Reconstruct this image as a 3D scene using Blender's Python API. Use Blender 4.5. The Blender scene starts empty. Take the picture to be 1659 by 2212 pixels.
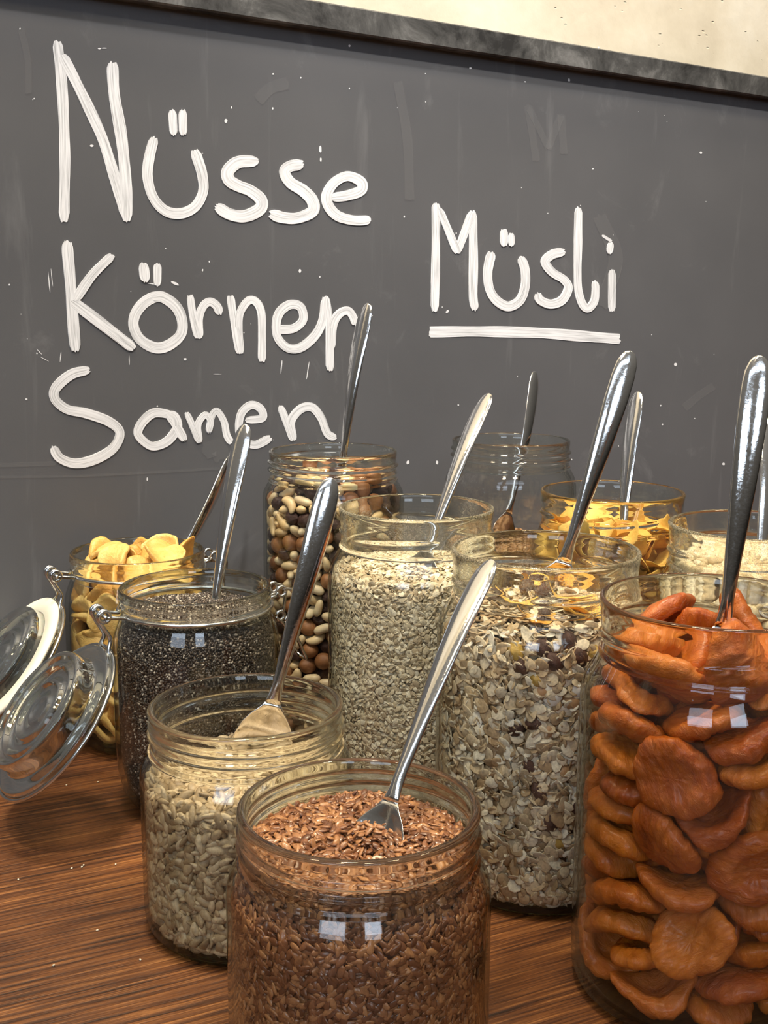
import bpy, math, random
import numpy as np
from mathutils import Vector, Matrix
PI = math.pi
sc = bpy.context.scene
col = sc.collection
MM = 0.001

# ------------------------------------------------------------------ camera
# camera 295 mm above the table, looking along +Y and 10.2 degrees down
CAM_F, CAM_P, CAM_R, CAM_H = 2428.1, 0.1779, 0.0041, 294.76
cd = bpy.data.cameras.new('camera'); cam = bpy.data.objects.new('camera', cd); col.objects.link(cam)
cd.sensor_fit = 'VERTICAL'; cd.sensor_height = 24; cd.lens = CAM_F/2212*24; cd.clip_start = 0.01
cam.matrix_world = Matrix.Translation((0, 0, CAM_H*MM)) @ Matrix.Rotation(PI/2-CAM_P, 4, 'X') @ Matrix.Rotation(CAM_R, 4, 'Z')
sc.camera = cam

# ------------------------------------------------------------------ world, lights, exposure
sc.view_settings.view_transform = 'Standard'; sc.view_settings.look = 'None'
sc.view_settings.gamma = 1; sc.view_settings.use_curve_mapping = False
sc.view_settings.exposure = 0.15
w = bpy.data.worlds.new('room'); sc.world = w; w.use_nodes = True
# the room's own dim light: pale ceiling above, darker walls and floor below, one smooth vertical gradient
wn = w.node_tree.nodes; wt = wn.new('ShaderNodeTexCoord'); ws = wn.new('ShaderNodeSeparateXYZ'); wr = wn.new('ShaderNodeMapRange'); wc = wn.new('ShaderNodeValToRGB')
wr.inputs['From Min'].default_value = -1; wr.inputs['From Max'].default_value = 1
w.node_tree.links.new(wt.outputs['Generated'], ws.inputs[0]); w.node_tree.links.new(ws.outputs['Z'], wr.inputs['Value']); w.node_tree.links.new(wr.outputs[0], wc.inputs[0])
for el, (p, c) in zip(wc.color_ramp.elements, ((0.45, (0.045, 0.038, 0.03, 1)), (0.95, (1.0, 0.93, 0.83, 1)))): el.position = p; el.color = c
w.node_tree.links.new(wc.outputs[0], wn['Background'].inputs[0]); wn['Background'].inputs[1].default_value = 0.26
def lamp(name, kind, loc, target, power, color, size=0.1, sizey=None, spot=None):
    d = bpy.data.lights.new(name, kind); d.energy = power; d.color = color
    if kind == 'AREA':
        d.size = size
        if sizey: d.shape = 'RECTANGLE'; d.size_y = sizey
    else: d.shadow_soft_size = size
    if kind == 'SPOT': d.spot_size = math.radians(spot or 60); d.spot_blend = 0.6
    o = bpy.data.objects.new(name, d); col.objects.link(o); o.location = loc
    o.rotation_euler = (Vector(target)-Vector(loc)).to_track_quat('-Z', 'Y').to_euler(); return o
WARM = (1.0, 0.83, 0.58); COOL = (0.70, 0.83, 1.0)
# round warm lamps under the ceiling, two wall washers for the board, two windows behind the viewer and a wide added streak light
for lx, ly, lp in ((-0.16, 0.50, 30), (0.55, 0.35, 14), (-0.80, 0.30, 9), (0.25, -0.35, 7), (1.15, 0.75, 6), (-0.45, -0.55, 6)):
    lamp('ceiling_lamp', 'AREA', (lx, ly, 2.15), (lx*0.6, 0.65, 0), lp, WARM, 0.26).data.shape = 'DISK'
lamp('wall_washer', 'SPOT', (-0.25, -0.05, 1.75), (-0.26, 0.75, 0.66), 74, (1.0, 0.97, 0.95), 0.04, spot=46)
lamp('wall_washer', 'SPOT', (0.70, 0.15, 1.80), (0.35, 1.10, 0.78), 78, (1.0, 0.97, 0.94), 0.04, spot=50)
lamp('window_and_streak_light', 'AREA', (-0.85, -1.7, 1.15), (0.0, 0.7, 0.1), 9, COOL, 0.9, 0.55)
lamp('window_and_streak_light', 'AREA', (0.55, -1.9, 1.25), (0.0, 0.7, 0.1), 7, COOL, 0.6, 0.5)
lamp('window_and_streak_light', 'AREA', (-0.1, -1.6, 2.0), (0.0, 0.7, 0.1), 7, COOL, 2.4, 0.35)  # no real window: unseen wide light added for streaks on the glass rings
sc.cycles.use_denoising = True
sc.cycles.max_bounces = 14; sc.cycles.transparent_max_bounces = 40
sc.cycles.transmission_bounces = 14; sc.cycles.glossy_bounces = 6; sc.cycles.diffuse_bounces = 3
sc.cycles.sample_clamp_indirect = 4.0; sc.cycles.blur_glossy = 0.4
sc.cycles.caustics_reflective = True; sc.cycles.caustics_refractive = True

# ------------------------------------------------------------------ helpers
def tag(o, label=None, cat=None, group=None, kind=None):
    if label: o['label'] = label
    if cat: o['category'] = cat
    if group: o['group'] = group
    if kind: o['kind'] = kind
    return o
def empty(name, loc=(0, 0, 0), rz=0, parent=None):
    o = bpy.data.objects.new(name, None); col.objects.link(o); o.empty_display_size = 0.01
    o.location = Vector(loc)*MM; o.rotation_euler = (0, 0, rz); o.parent = parent; return o
def mk_mesh(name, V, F, mat=None, smooth=True, tint=None, uv=None, midx=None):
    """mesh from mm vertices"""
    me = bpy.data.meshes.new(name)
    me.from_pydata([tuple(v) for v in (np.asarray(V)*MM)], [], [tuple(f) for f in F])
    for m in (mat if isinstance(mat, (list, tuple)) else [mat]):
        if m: me.materials.append(m)
    me.polygons.foreach_set('use_smooth', [smooth]*len(me.polygons))
    if midx is not None: me.polygons.foreach_set('material_index', list(midx))
    if tint is not None:
        a = me.attributes.new('tint', 'FLOAT', 'POINT'); a.data.foreach_set('value', list(tint))
    if uv is not None:
        l = me.uv_layers.new(name='UVMap'); vi = np.empty(len(me.loops), np.int32); me.loops.foreach_get('vertex_index', vi)
        l.data.foreach_set('uv', np.asarray(uv, np.float32)[vi].ravel())
    me.update(); return me
def tri_mesh(name, V, T, tint, mat):
    """fast mesh from numpy triangles"""
    me = bpy.data.meshes.new(name); n = len(T)
    me.vertices.add(len(V)); me.vertices.foreach_set('co', (V*MM).astype(np.float32).ravel())
    me.loops.add(n*3); me.loops.foreach_set('vertex_index', T.astype(np.int32).ravel())
    me.polygons.add(n); me.polygons.foreach_set('loop_start', np.arange(0, n*3, 3, dtype=np.int32))
    me.polygons.foreach_set('use_smooth', np.ones(n, bool))
    a = me.attributes.new('tint', 'FLOAT', 'POINT'); a.data.foreach_set('value', tint.astype(np.float32))
    me.materials.append(mat); me.update(calc_edges=True); me.validate(); return me
def ob(name, me, parent=None, loc=(0, 0, 0), rot=(0, 0, 0)):
    o = bpy.data.objects.new(name, me); col.objects.link(o); o.parent = parent
    o.location = Vector(loc)*MM; o.rotation_euler = rot; return o
def box_vf(x0, x1, y0, y1, z0, z1):
    V = [(x, y, z) for z in (z0, z1) for y in (y0, y1) for x in (x0, x1)]
    return V, [(0, 2, 3, 1), (4, 5, 7, 6), (0, 1, 5, 4), (2, 6, 7, 3), (0, 4, 6, 2), (1, 3, 7, 5)]
def tube_vf(P, r, n=8, closed=False, off=0):
    """round wire through the points P"""
    P = [Vector(p) for p in P]; N = len(P); V = []; F = []
    up = Vector((0.13, 0.29, 0.95)).normalized(); prev = None
    for i, p in enumerate(P):
        a = P[(i-1) % N] if closed or i else p; b = P[(i+1) % N] if closed or i < N-1 else p
        t = (b-a).normalized()
        if prev is None:
            x = t.cross(up)
            if x.length < 0.1: x = t.cross(Vector((1, 0, 0)))
            x.normalize()
        else: x = (prev-prev.dot(t)*t).normalized()
        prev = x; y = t.cross(x)
        for k in range(n):
            c = 2*PI*k/n; V.append(p+(x*math.cos(c)+y*math.sin(c))*r)
    for i in range(N if closed else N-1):
        for k in range(n):
            a = i*n+k; b = i*n+(k+1) % n; c = ((i+1) % N)*n
            F.append((a+off, b+off, c+(k+1) % n+off, c+k+off))
    if not closed:
        F.append(tuple(off+k for k in reversed(range(n)))); F.append(tuple(off+(N-1)*n+k for k in range(n)))
    return [tuple(v) for v in V], F
def smooth_path(P, n=6):
    """Catmull-Rom through the points"""
    P = [Vector(p) for p in P]; Q = [P[0]*2-P[1]]+P+[P[-1]*2-P[-2]]; out = []
    for i in range(1, len(Q)-2):
        for k in range(n):
            t = k/n; a, b, c, d = Q[i-1:i+3]
            out.append(0.5*((2*b)+(c-a)*t+(2*a-5*b+4*c-d)*t*t+(3*b-a-3*c+d)*t**3))
    out.append(P[-1]); return out
def circle(c, x, y, r, n=24, a0=0, a1=2*PI):
    c = Vector(c); x = Vector(x); y = Vector(y)
    return [c+(x*math.cos(a0+(a1-a0)*k/n)+y*math.sin(a0+(a1-a0)*k/n))*r for k in range(n+1)]

# ------------------------------------------------------------------ materials
def new_mat(name):
    m = bpy.data.materials.new(name); m.use_nodes = True; nt = m.node_tree
    for n in list(nt.nodes):
        if n.type != 'OUTPUT_MATERIAL' and n.type != 'BSDF_PRINCIPLED': nt.nodes.remove(n)
    return m, nt, nt.nodes.get('Principled BSDF'), nt.nodes.get('Material Output')
def N(nt, t, **kw):
    n = nt.nodes.new(t)
    for k, v in kw.items():
        if k.startswith('i_'):
            key = k[2:]; key = int(key) if key.isdigit() else key.replace('_', ' ')
            n.inputs[key].default_value = v
        else: setattr(n, k, v)
    return n
def ramp(nt, stops, interp='LINEAR'):
    r = nt.nodes.new('ShaderNodeValToRGB'); e = r.color_ramp.elements; r.color_ramp.interpolation = interp
    while len(e) < len(stops): e.new(0.5)
    for el, (p, c) in zip(e, stops): el.position = p; el.color = (*c, 1) if len(c) == 3 else c
    return r
def bump(nt, bs, src, strength=0.3, dist=0.001):
    b = N(nt, 'ShaderNodeBump'); b.inputs['Strength'].default_value = strength; b.inputs['Distance'].default_value = dist
    nt.links.new(src, b.inputs['Height']); nt.links.new(b.outputs[0], bs.inputs['Normal']); return b
def thin_shader(nt, tint=(0.985, 0.985, 0.975), edge=(0.62, 0.64, 0.56), gloss=1.0):
    """clear wall of glass: light passes straight, the reflection grows at grazing angles"""
    L = nt.links
    lw = N(nt, 'ShaderNodeLayerWeight', i_Blend=0.5)
    p5 = N(nt, 'ShaderNodeMath', operation='POWER'); L.new(lw.outputs['Facing'], p5.inputs[0]); p5.inputs[1].default_value = 4.5
    fr = N(nt, 'ShaderNodeMath', operation='MULTIPLY_ADD'); L.new(p5.outputs[0], fr.inputs[0]); fr.inputs[1].default_value = 0.9*gloss; fr.inputs[2].default_value = 0.04*gloss
    p3 = N(nt, 'ShaderNodeMath', operation='POWER'); L.new(lw.outputs['Facing'], p3.inputs[0]); p3.inputs[1].default_value = 3.5
    mc = N(nt, 'ShaderNodeMix', data_type='RGBA'); L.new(p3.outputs[0], mc.inputs['Factor'])
    mc.inputs['A'].default_value = (*tint, 1); mc.inputs['B'].default_value = (*edge, 1)
    tr = N(nt, 'ShaderNodeBsdfTransparent'); L.new(mc.outputs['Result'], tr.inputs[0])
    gl = N(nt, 'ShaderNodeBsdfGlossy'); gl.inputs['Roughness'].default_value = 0.02
    mx = N(nt, 'ShaderNodeMixShader'); L.new(fr.outputs[0], mx.inputs[0]); L.new(tr.outputs[0], mx.inputs[1]); L.new(gl.outputs[0], mx.inputs[2])
    return mx
def glass_thin(name, **kw):
    m, nt, bs, out = new_mat(name); nt.nodes.remove(bs)
    mx = thin_shader(nt, **kw); nt.links.new(mx.outputs[0], out.inputs[0]); return m
def glass_thick(name, color, clear=0.06):
    m, nt, bs, out = new_mat(name); nt.nodes.remove(bs)
    g = N(nt, 'ShaderNodeBsdfGlass'); g.inputs['Color'].default_value = (*color, 1); g.inputs['IOR'].default_value = 1.45; g.inputs['Roughness'].default_value = 0
    t = thin_shader(nt, edge=(0.8, 0.84, 0.76)); mx = N(nt, 'ShaderNodeMixShader'); mx.inputs[0].default_value = clear
    nt.links.new(g.outputs[0], mx.inputs[1]); nt.links.new(t.outputs[0], mx.inputs[2]); nt.links.new(mx.outputs[0], out.inputs[0]); return m
G_THIN = glass_thin('clear_glass_wall')
G_THICK = glass_thick('clear_glass_rim', (0.97, 0.985, 0.965))
def glass_dusty(name):
    m = glass_thick(name, (0.97, 0.985, 0.965)); nt = m.node_tree; out = nt.nodes['Material Output']; src = out.inputs[0].links[0].from_socket
    tc = N(nt, 'ShaderNodeTexCoord'); n = N(nt, 'ShaderNodeTexNoise', i_Scale=1500.0, i_Detail=3.0); n2 = N(nt, 'ShaderNodeTexNoise', i_Scale=35.0, i_Detail=3.0)
    nt.links.new(tc.outputs['Object'], n.inputs['Vector']); nt.links.new(tc.outputs['Object'], n2.inputs['Vector'])
    r = ramp(nt, [(0.50, (0, 0, 0)), (0.62, (0.5, 0.5, 0.5))]); nt.links.new(n.outputs[0], r.inputs[0]); r2 = ramp(nt, [(0.42, (0, 0, 0)), (0.62, (1, 1, 1))]); nt.links.new(n2.outputs[0], r2.inputs[0])
    mu = N(nt, 'ShaderNodeMath', operation='MULTIPLY'); nt.links.new(r.outputs[0], mu.inputs[0]); nt.links.new(r2.outputs[0], mu.inputs[1])
    d = N(nt, 'ShaderNodeBsdfDiffuse'); d.inputs[0].default_value = (0.72, 0.64, 0.48, 1); mx = N(nt, 'ShaderNodeMixShader')
    nt.links.new(mu.outputs[0], mx.inputs[0]); nt.links.new(src, mx.inputs[1]); nt.links.new(d.outputs[0], mx.inputs[2]); nt.links.new(mx.outputs[0], out.inputs[0]); return m
G_DUST = glass_dusty('flour_dusted_glass_rim')
G_BASE = glass_thick('green_glass_base', (0.62, 0.86, 0.62), 0.5)
def metal(name, col=(0.82, 0.82, 0.81), rough=0.12):
    m, nt, bs, out = new_mat(name); bs.inputs['Base Color'].default_value = (*col, 1); bs.inputs['Metallic'].default_value = 1
    tc = N(nt, 'ShaderNodeTexCoord'); n = N(nt, 'ShaderNodeTexNoise', i_Scale=900.0, i_Detail=4.0); nt.links.new(tc.outputs['Object'], n.inputs['Vector'])
    r = ramp(nt, [(0.35, (rough*0.6,)*3), (0.7, (rough*1.7,)*3)]); nt.links.new(n.outputs[0], r.inputs[0]); nt.links.new(r.outputs[0], bs.inputs['Roughness'])
    n2 = N(nt, 'ShaderNodeTexNoise', i_Scale=260.0, i_Detail=5.0, i_Roughness=0.7); nt.links.new(tc.outputs['Object'], n2.inputs['Vector']); bump(nt, bs, n2.outputs[0], 0.10, 0.0006)
    return m
STEEL = metal('worn_stainless_steel', (0.80, 0.79, 0.77), 0.09); WIRE = metal('plated_steel_wire', (0.72, 0.72, 0.70), 0.16)
def seed_mat(name, stops, rough=0.45, spots=None, sss=0.0, bscale=2500, bstr=0.25, coat=0.0):
    """grain colours picked by the per-grain value 'tint'"""
    m, nt, bs, out = new_mat(name); L = nt.links
    at = N(nt, 'ShaderNodeAttribute', attribute_name='tint'); r = ramp(nt, stops); L.new(at.outputs['Fac'], r.inputs[0])
    tc = N(nt, 'ShaderNodeTexCoord'); n = N(nt, 'ShaderNodeTexNoise', i_Scale=bscale, i_Detail=3.0); L.new(tc.outputs['Object'], n.inputs['Vector'])
    r2 = ramp(nt, [(0.3, (0.72,)*3), (0.7, (1.12,)*3)]); L.new(n.outputs[0], r2.inputs[0])
    mx = N(nt, 'ShaderNodeMix', data_type='RGBA', blend_type='MULTIPLY'); mx.inputs['Factor'].default_value = 1
    L.new(r.outputs[0], mx.inputs['A']); L.new(r2.outputs[0], mx.inputs['B']); L.new(mx.outputs['Result'], bs.inputs['Base Color'])
    bs.inputs['Roughness'].default_value = rough; bs.inputs['Coat Weight'].default_value = coat
    bump(nt, bs, n.outputs[0], bstr, 0.0004); return m
def food_mat(name, lo, hi, rough, scale, sss=0.0, sssr=(1, .4, .1), dark=None, bs_str=0.4, bdist=0.0008, stretch=(1, 1, 1), coat=0.0, sssscale=0.004):
    """one piece of food: two colours in soft patches, per-piece variation, wrinkled relief"""
    m, nt, bs, out = new_mat(name); L = nt.links
    tc = N(nt, 'ShaderNodeTexCoord'); mp = N(nt, 'ShaderNodeMapping'); mp.inputs['Scale'].default_value = stretch; L.new(tc.outputs['Object'], mp.inputs[0])
    oi = N(nt, 'ShaderNodeObjectInfo'); n = N(nt, 'ShaderNodeTexNoise', noise_dimensions='4D', i_Scale=scale, i_Detail=5.0, i_Roughness=0.6)
    w10 = N(nt, 'ShaderNodeMath', operation='MULTIPLY'); w10.inputs[1].default_value = 9; L.new(oi.outputs['Random'], w10.inputs[0]); L.new(w10.outputs[0], n.inputs['W']); L.new(mp.outputs[0], n.inputs['Vector'])
    ad = N(nt, 'ShaderNodeMath', operation='MULTIPLY_ADD'); ad.inputs[1].default_value = 0.55; L.new(oi.outputs['Random'], ad.inputs[0]); L.new(n.outputs[0], ad.inputs[2])
    st = [(0.35, lo), (1.05 if False else 1.0, hi)]
    if dark: st = [(0.2, dark), (0.5, lo), (0.95, hi)]
    r = ramp(nt, st); L.new(ad.outputs[0], r.inputs[0]); L.new(r.outputs[0], bs.inputs['Base Color'])
    bs.inputs['Roughness'].default_value = rough; bs.inputs['Coat Weight'].default_value = coat; bs.inputs['Coat Roughness'].default_value = 0.25
    if sss: bs.inputs['Subsurface Weight'].default_value = sss; bs.inputs['Subsurface Radius'].default_value = sssr; bs.inputs['Subsurface Scale'].default_value = sssscale
    n2 = N(nt, 'ShaderNodeTexNoise', i_Scale=scale*3.2, i_Detail=6.0, i_Roughness=0.65, i_Distortion=0.6); L.new(mp.outputs[0], n2.inputs['Vector'])
    bump(nt, bs, n2.outputs[0], bs_str, bdist); return m

# ------------------------------------------------------------------ piece shapes
def uvs(nu,nv):
    """closed lat-long ball: unit vertices and faces"""
    V=[(0,0,1)]
    for i in range(1,nv):
        a=PI*i/nv
        for j in range(nu):
            b=2*PI*j/nu; V.append((math.sin(a)*math.cos(b),math.sin(a)*math.sin(b),math.cos(a)))
    V.append((0,0,-1)); F=[]
    for j in range(nu): F.append((0,1+j,1+(j+1)%nu))
    for i in range(nv-2):
        for j in range(nu):
            a=1+i*nu+j; b=1+i*nu+(j+1)%nu; F.append((a,a+nu,b+nu,b))
    e=len(V)-1; o=1+(nv-2)*nu
    for j in range(nu): F.append((e,o+(j+1)%nu,o+j))
    return np.array(V,float),F
def wob(P,seed,fr,n=5):
    """smooth pseudo noise of points, about -1..1"""
    r=np.random.RandomState(seed); o=np.zeros(len(P))
    for i in range(n):
        d=r.normal(size=3); d/=np.linalg.norm(d); o+=np.sin(P@d*fr*(0.7+0.8*r.rand())+r.rand()*6.28)
    return o/n*1.4
def apricot(seed):
    V,F=uvs(54,34); r=np.random.RandomState(seed)
    x,y,z=V.T; rad=np.hypot(x,y); ang=np.arctan2(y,x)
    out=1+.07*np.sin(2*ang+r.rand()*6)+.05*np.sin(3*ang+r.rand()*6)+.02*np.sin(7*ang+r.rand()*6)
    a=r.uniform(16.2,18.5); b=r.uniform(13.5,16.5); c=r.uniform(5.4,7.2)
    zz=np.sign(z)*np.abs(z)**.85*c
    dent=np.exp(-(rad/.52)**4)
    top=(z>0)
    zz=zz-np.where(top,dent*c*r.uniform(.7,1.05),-dent*c*.25)
    X=x*out*a; Y=y*out*b
    wr=wob(np.c_[ang*2.2*np.minimum(1,rad*1.5),rad*2,z],seed+9,5)*.5
    zz=zz+wr*np.where(top,1,.6)
    k=r.uniform(-.022,.03); zz=zz+k*X*X*(1 if seed%3 else 1.5)+r.uniform(-.01,.01)*X*Y
    P=np.c_[X,Y,zz]; P+=V*wob(P/9,seed+3,3.1)[:,None]*.6
    P+=V*(wob(np.c_[ang*5,rad*1.5,z],seed+5,4)*.75*np.minimum(1,rad*2)+wob(P/3.5,seed+6,2.6)*.38)[:,None]
    return P-P.mean(0),F
def chip(seed):
    V,F=uvs(32,12); r=np.random.RandomState(seed+50)
    x,y,z=V.T; rad=np.hypot(x,y); ang=np.arctan2(y,x)
    rp=rad**.5
    out=1+.06*np.sin(2*ang+r.rand()*6)+.05*np.sin(3*ang+r.rand()*6)+.035*np.sin(5*ang+r.rand()*6)+.02*np.sin(9*ang+r.rand()*6)
    s=r.uniform(12.8,15.8)
    q=rp/np.maximum(rad,1e-6); X=x*q*out*s; Y=y*q*out*s*.92
    Z=np.abs(z)**.35*np.sign(z)*1.6*(1+.5*(rp>.8))
    Z=Z-np.exp(-(rp/.3)**2)*.7*np.sign(z)+.25*np.sin(ang*3)*rp*np.sign(z)
    k=r.uniform(.018,.045); Z=Z+k*X*X-r.uniform(-.012,.02)*Y*Y+wob(np.c_[X,Y,Z*0]/6,seed,2)*1.0
    P=np.c_[X,Y,Z]; return P-P.mean(0),F
def flake(seed):
    V,F=uvs(20,8); r=np.random.RandomState(seed+80)
    x,y,z=V.T; rad=np.hypot(x,y); ang=np.arctan2(y,x); q=rad**.4/np.maximum(rad,1e-6)
    out=1+.16*np.sin(2*ang+r.rand()*6)+.12*np.sin(3*ang+r.rand()*6)+.08*np.sin(5*ang+r.rand()*6)
    s=r.uniform(8.5,11.5); X=x*q*out*s; Y=y*q*out*s*.8
    Z=z*.55+r.uniform(.02,.05)*X*X-r.uniform(-.01,.03)*Y*Y+wob(np.c_[X,Y,Z0(X)]/3.2,seed,1.6)*1.1
    P=np.c_[X,Y,Z]; return P-P.mean(0),F
def Z0(a): return a*0
def peanut(seed):
    V,F=uvs(14,9); r=np.random.RandomState(seed+11); x,y,z=V.T
    L=r.uniform(6.2,7.6); w=r.uniform(3.3,4.0)*(1-.16*np.exp(-(z/.3)**2))
    crease=np.where(np.abs(y)<.12,.93,1)
    P=np.c_[x*w*crease,y*w*.92,z*L]; P[:,0]+=.25*np.sin(z*3)
    return P,F
def cashew(seed):
    V,F=uvs(14,12); r=np.random.RandomState(seed+21); x,y,z=V.T
    w=3.5*(1+.15*z); a=z*1.25; R=6.5
    P=np.c_[(R+x*w)*np.cos(a)-R*.8,y*w*.85,(R+x*w)*np.sin(a)]; return P,F
def hazelnut(seed):
    V,F=uvs(14,10); x,y,z=V.T
    P=V*np.array([6.0,5.8,6.3]); P[:,2]+=np.where(z>.8,(z-.8)*3.5,0); return P,F
def raisin(seed):
    V,F=uvs(20,13); r=np.random.RandomState(seed+31); x,y,z=V.T
    P=V*np.array([4.3,3.9,5.6]); ang=np.arctan2(y,x)
    P*=(1+.10*np.sin(ang*7+3*z+seed)*(1-z*z)+.09*wob(V,seed,7))[:,None]; return P,F
# inner radius along the height (mm) of the four jar kinds
INNER={'A':[(46,2.8),(51,5),(53,10),(53.1,60),(52.8,132),(50.8,139),(46.5,147),(44.3,152),(44.6,160),(45.6,175.7)],
'B':[(41,3),(46,5.5),(47.6,12),(47.6,165),(45.5,171),(42.5,177),(42,180),(42.5,198.6)],
'C':[(43,2.6),(47.5,4.4),(49.3,9),(49.3,76),(47,81),(43.8,87),(42.6,92),(43,109.1)],
'D':[(30,3),(38,5.5),(43.5,15),(46.2,27),(47,45),(46.8,98),(45.5,108),(42.8,116),(42,121),(42.3,133.8)]}

# ------------------------------------------------------------------ table, board, wall
BYAW = math.radians(32.3); BN = Vector((-math.sin(BYAW), math.cos(BYAW), 0)); BT = Vector((math.cos(BYAW), math.sin(BYAW), 0)); BC = 775.0
def board_frame(o, depth=0.0):                       # local x along the board, y away from the viewer, z up
    o.location = (BN*(BC+depth))*MM; o.rotation_euler = (0, 0, BYAW); return o
def mat_wood():
    m, nt, bs, out = new_mat('dark_stained_oak'); L = nt.links
    tc = N(nt, 'ShaderNodeTexCoord'); mp = N(nt, 'ShaderNodeMapping'); mp.inputs['Rotation'].default_value = (0, 0, math.radians(7)); L.new(tc.outputs['Object'], mp.inputs[0])
    m1 = N(nt, 'ShaderNodeMapping'); m1.inputs['Scale'].default_value = (10, 420, 60); L.new(mp.outputs[0], m1.inputs[0])
    n0 = N(nt, 'ShaderNodeTexNoise', i_Scale=7.0, i_Detail=2.0); L.new(mp.outputs[0], n0.inputs['Vector'])
    va = N(nt, 'ShaderNodeVectorMath', operation='MULTIPLY_ADD'); va.inputs[1].default_value = (0.8, 1.6, 0); L.new(n0.outputs['Color'], va.inputs[0]); L.new(m1.outputs[0], va.inputs[2])
    n1 = N(nt, 'ShaderNodeTexNoise', i_Scale=1.0, i_Detail=7.0, i_Roughness=0.65); L.new(va.outputs[0], n1.inputs['Vector'])
    m2 = N(nt, 'ShaderNodeMapping'); m2.inputs['Scale'].default_value = (40, 1700, 60); L.new(mp.outputs[0], m2.inputs[0])
    n2 = N(nt, 'ShaderNodeTexNoise', i_Scale=1.0, i_Detail=4.0, i_Roughness=0.6); L.new(m2.outputs[0], n2.inputs['Vector'])
    ad = N(nt, 'ShaderNodeMath', operation='MULTIPLY_ADD'); ad.inputs[1].default_value = 0.45; L.new(n2.outputs[0], ad.inputs[0]); L.new(n1.outputs[0], ad.inputs[2])
    r = ramp(nt, [(0.54, (0.014, 0.005, 0.002)), (0.67, (0.070, 0.022, 0.006)), (0.79, (0.155, 0.055, 0.014)), (0.95, (0.36, 0.16, 0.050))]); L.new(ad.outputs[0], r.inputs[0])
    n3 = N(nt, 'ShaderNodeTexNoise', i_Scale=18.0, i_Detail=5.0, i_Roughness=0.6); L.new(mp.outputs[0], n3.inputs['Vector'])
    r3 = ramp(nt, [(0.35, (0.62, 0.58, 0.55)), (0.6, (1.0, 1.0, 1.0)), (0.75, (1.25, 1.2, 1.1))]); L.new(n3.outputs[0], r3.inputs[0])
    mx = N(nt, 'ShaderNodeMix', data_type='RGBA', blend_type='MULTIPLY'); mx.inputs['Factor'].default_value = 1; L.new(r.outputs[0], mx.inputs['A']); L.new(r3.outputs[0], mx.inputs['B'])
    L.new(mx.outputs['Result'], bs.inputs['Base Color']); bs.inputs['Roughness'].default_value = 0.42; bs.inputs['Specular IOR Level'].default_value = 0.4
    bump(nt, bs, ad.outputs[0], 0.55, 0.0012); return m
WOOD = mat_wood()
V, F = box_vf(-800, 1600, -1050, 21, -40, 0)
t = board_frame(ob('wooden_table', mk_mesh('wooden_table', V, F, WOOD, smooth=False))); tag(t, 'dark brown stained wooden table top with coarse grain under all the jars', 'table')

def mat_plaster():
    m, nt, bs, out = new_mat('pitted_concrete'); L = nt.links
    tc = N(nt, 'ShaderNodeTexCoord'); n = N(nt, 'ShaderNodeTexNoise', i_Scale=9.0, i_Detail=8.0, i_Roughness=0.6); L.new(tc.outputs['Object'], n.inputs['Vector'])
    r = ramp(nt, [(0.3, (0.50, 0.44, 0.33)), (0.5, (0.62, 0.56, 0.44)), (0.72, (0.72, 0.68, 0.58))]); L.new(n.outputs[0], r.inputs[0])
    mp = N(nt, 'ShaderNodeMapping'); mp.inputs['Scale'].default_value = (1.0, 1.0, 2.2); L.new(tc.outputs['Object'], mp.inputs[0])
    v = N(nt, 'ShaderNodeTexVoronoi', i_Scale=75.0); L.new(mp.outputs[0], v.inputs['Vector'])
    n4 = N(nt, 'ShaderNodeTexNoise', i_Scale=28.0, i_Detail=3.0); L.new(tc.outputs['Object'], n4.inputs['Vector'])
    r4 = ramp(nt, [(0.55, (0, 0, 0)), (0.66, (1, 1, 1))]); L.new(n4.outputs[0], r4.inputs[0])
    rv = ramp(nt, [(0.06, (1, 1, 1)), (0.16, (0, 0, 0))]); L.new(v.outputs['Distance'], rv.inputs[0])
    pit = N(nt, 'ShaderNodeMath', operation='MULTIPLY'); L.new(rv.outputs[0], pit.inputs[0]); L.new(r4.outputs[0], pit.inputs[1])
    mx = N(nt, 'ShaderNodeMix', data_type='RGBA'); L.new(pit.outputs[0], mx.inputs['Factor']); L.new(r.outputs[0], mx.inputs['A']); mx.inputs['B'].default_value = (0.33, 0.28, 0.2, 1)
    L.new(mx.outputs['Result'], bs.inputs['Base Color']); bs.inputs['Roughness'].default_value = 0.9
    hs = N(nt, 'ShaderNodeMath', operation='MULTIPLY_ADD'); hs.inputs[1].default_value = -1.2; L.new(pit.outputs[0], hs.inputs[0]); L.new(n.outputs[0], hs.inputs[2])
    bump(nt, bs, hs.outputs[0], 0.5, 0.004); return m
V, F = box_vf(-900, 2300, 0, 60, -700, 1900)
o = board_frame(ob('wall_back', mk_mesh('wall_back', V, F, mat_plaster(), smooth=False)), 24); tag(o, 'beige pitted concrete wall above the chalkboard', kind='structure')

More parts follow.
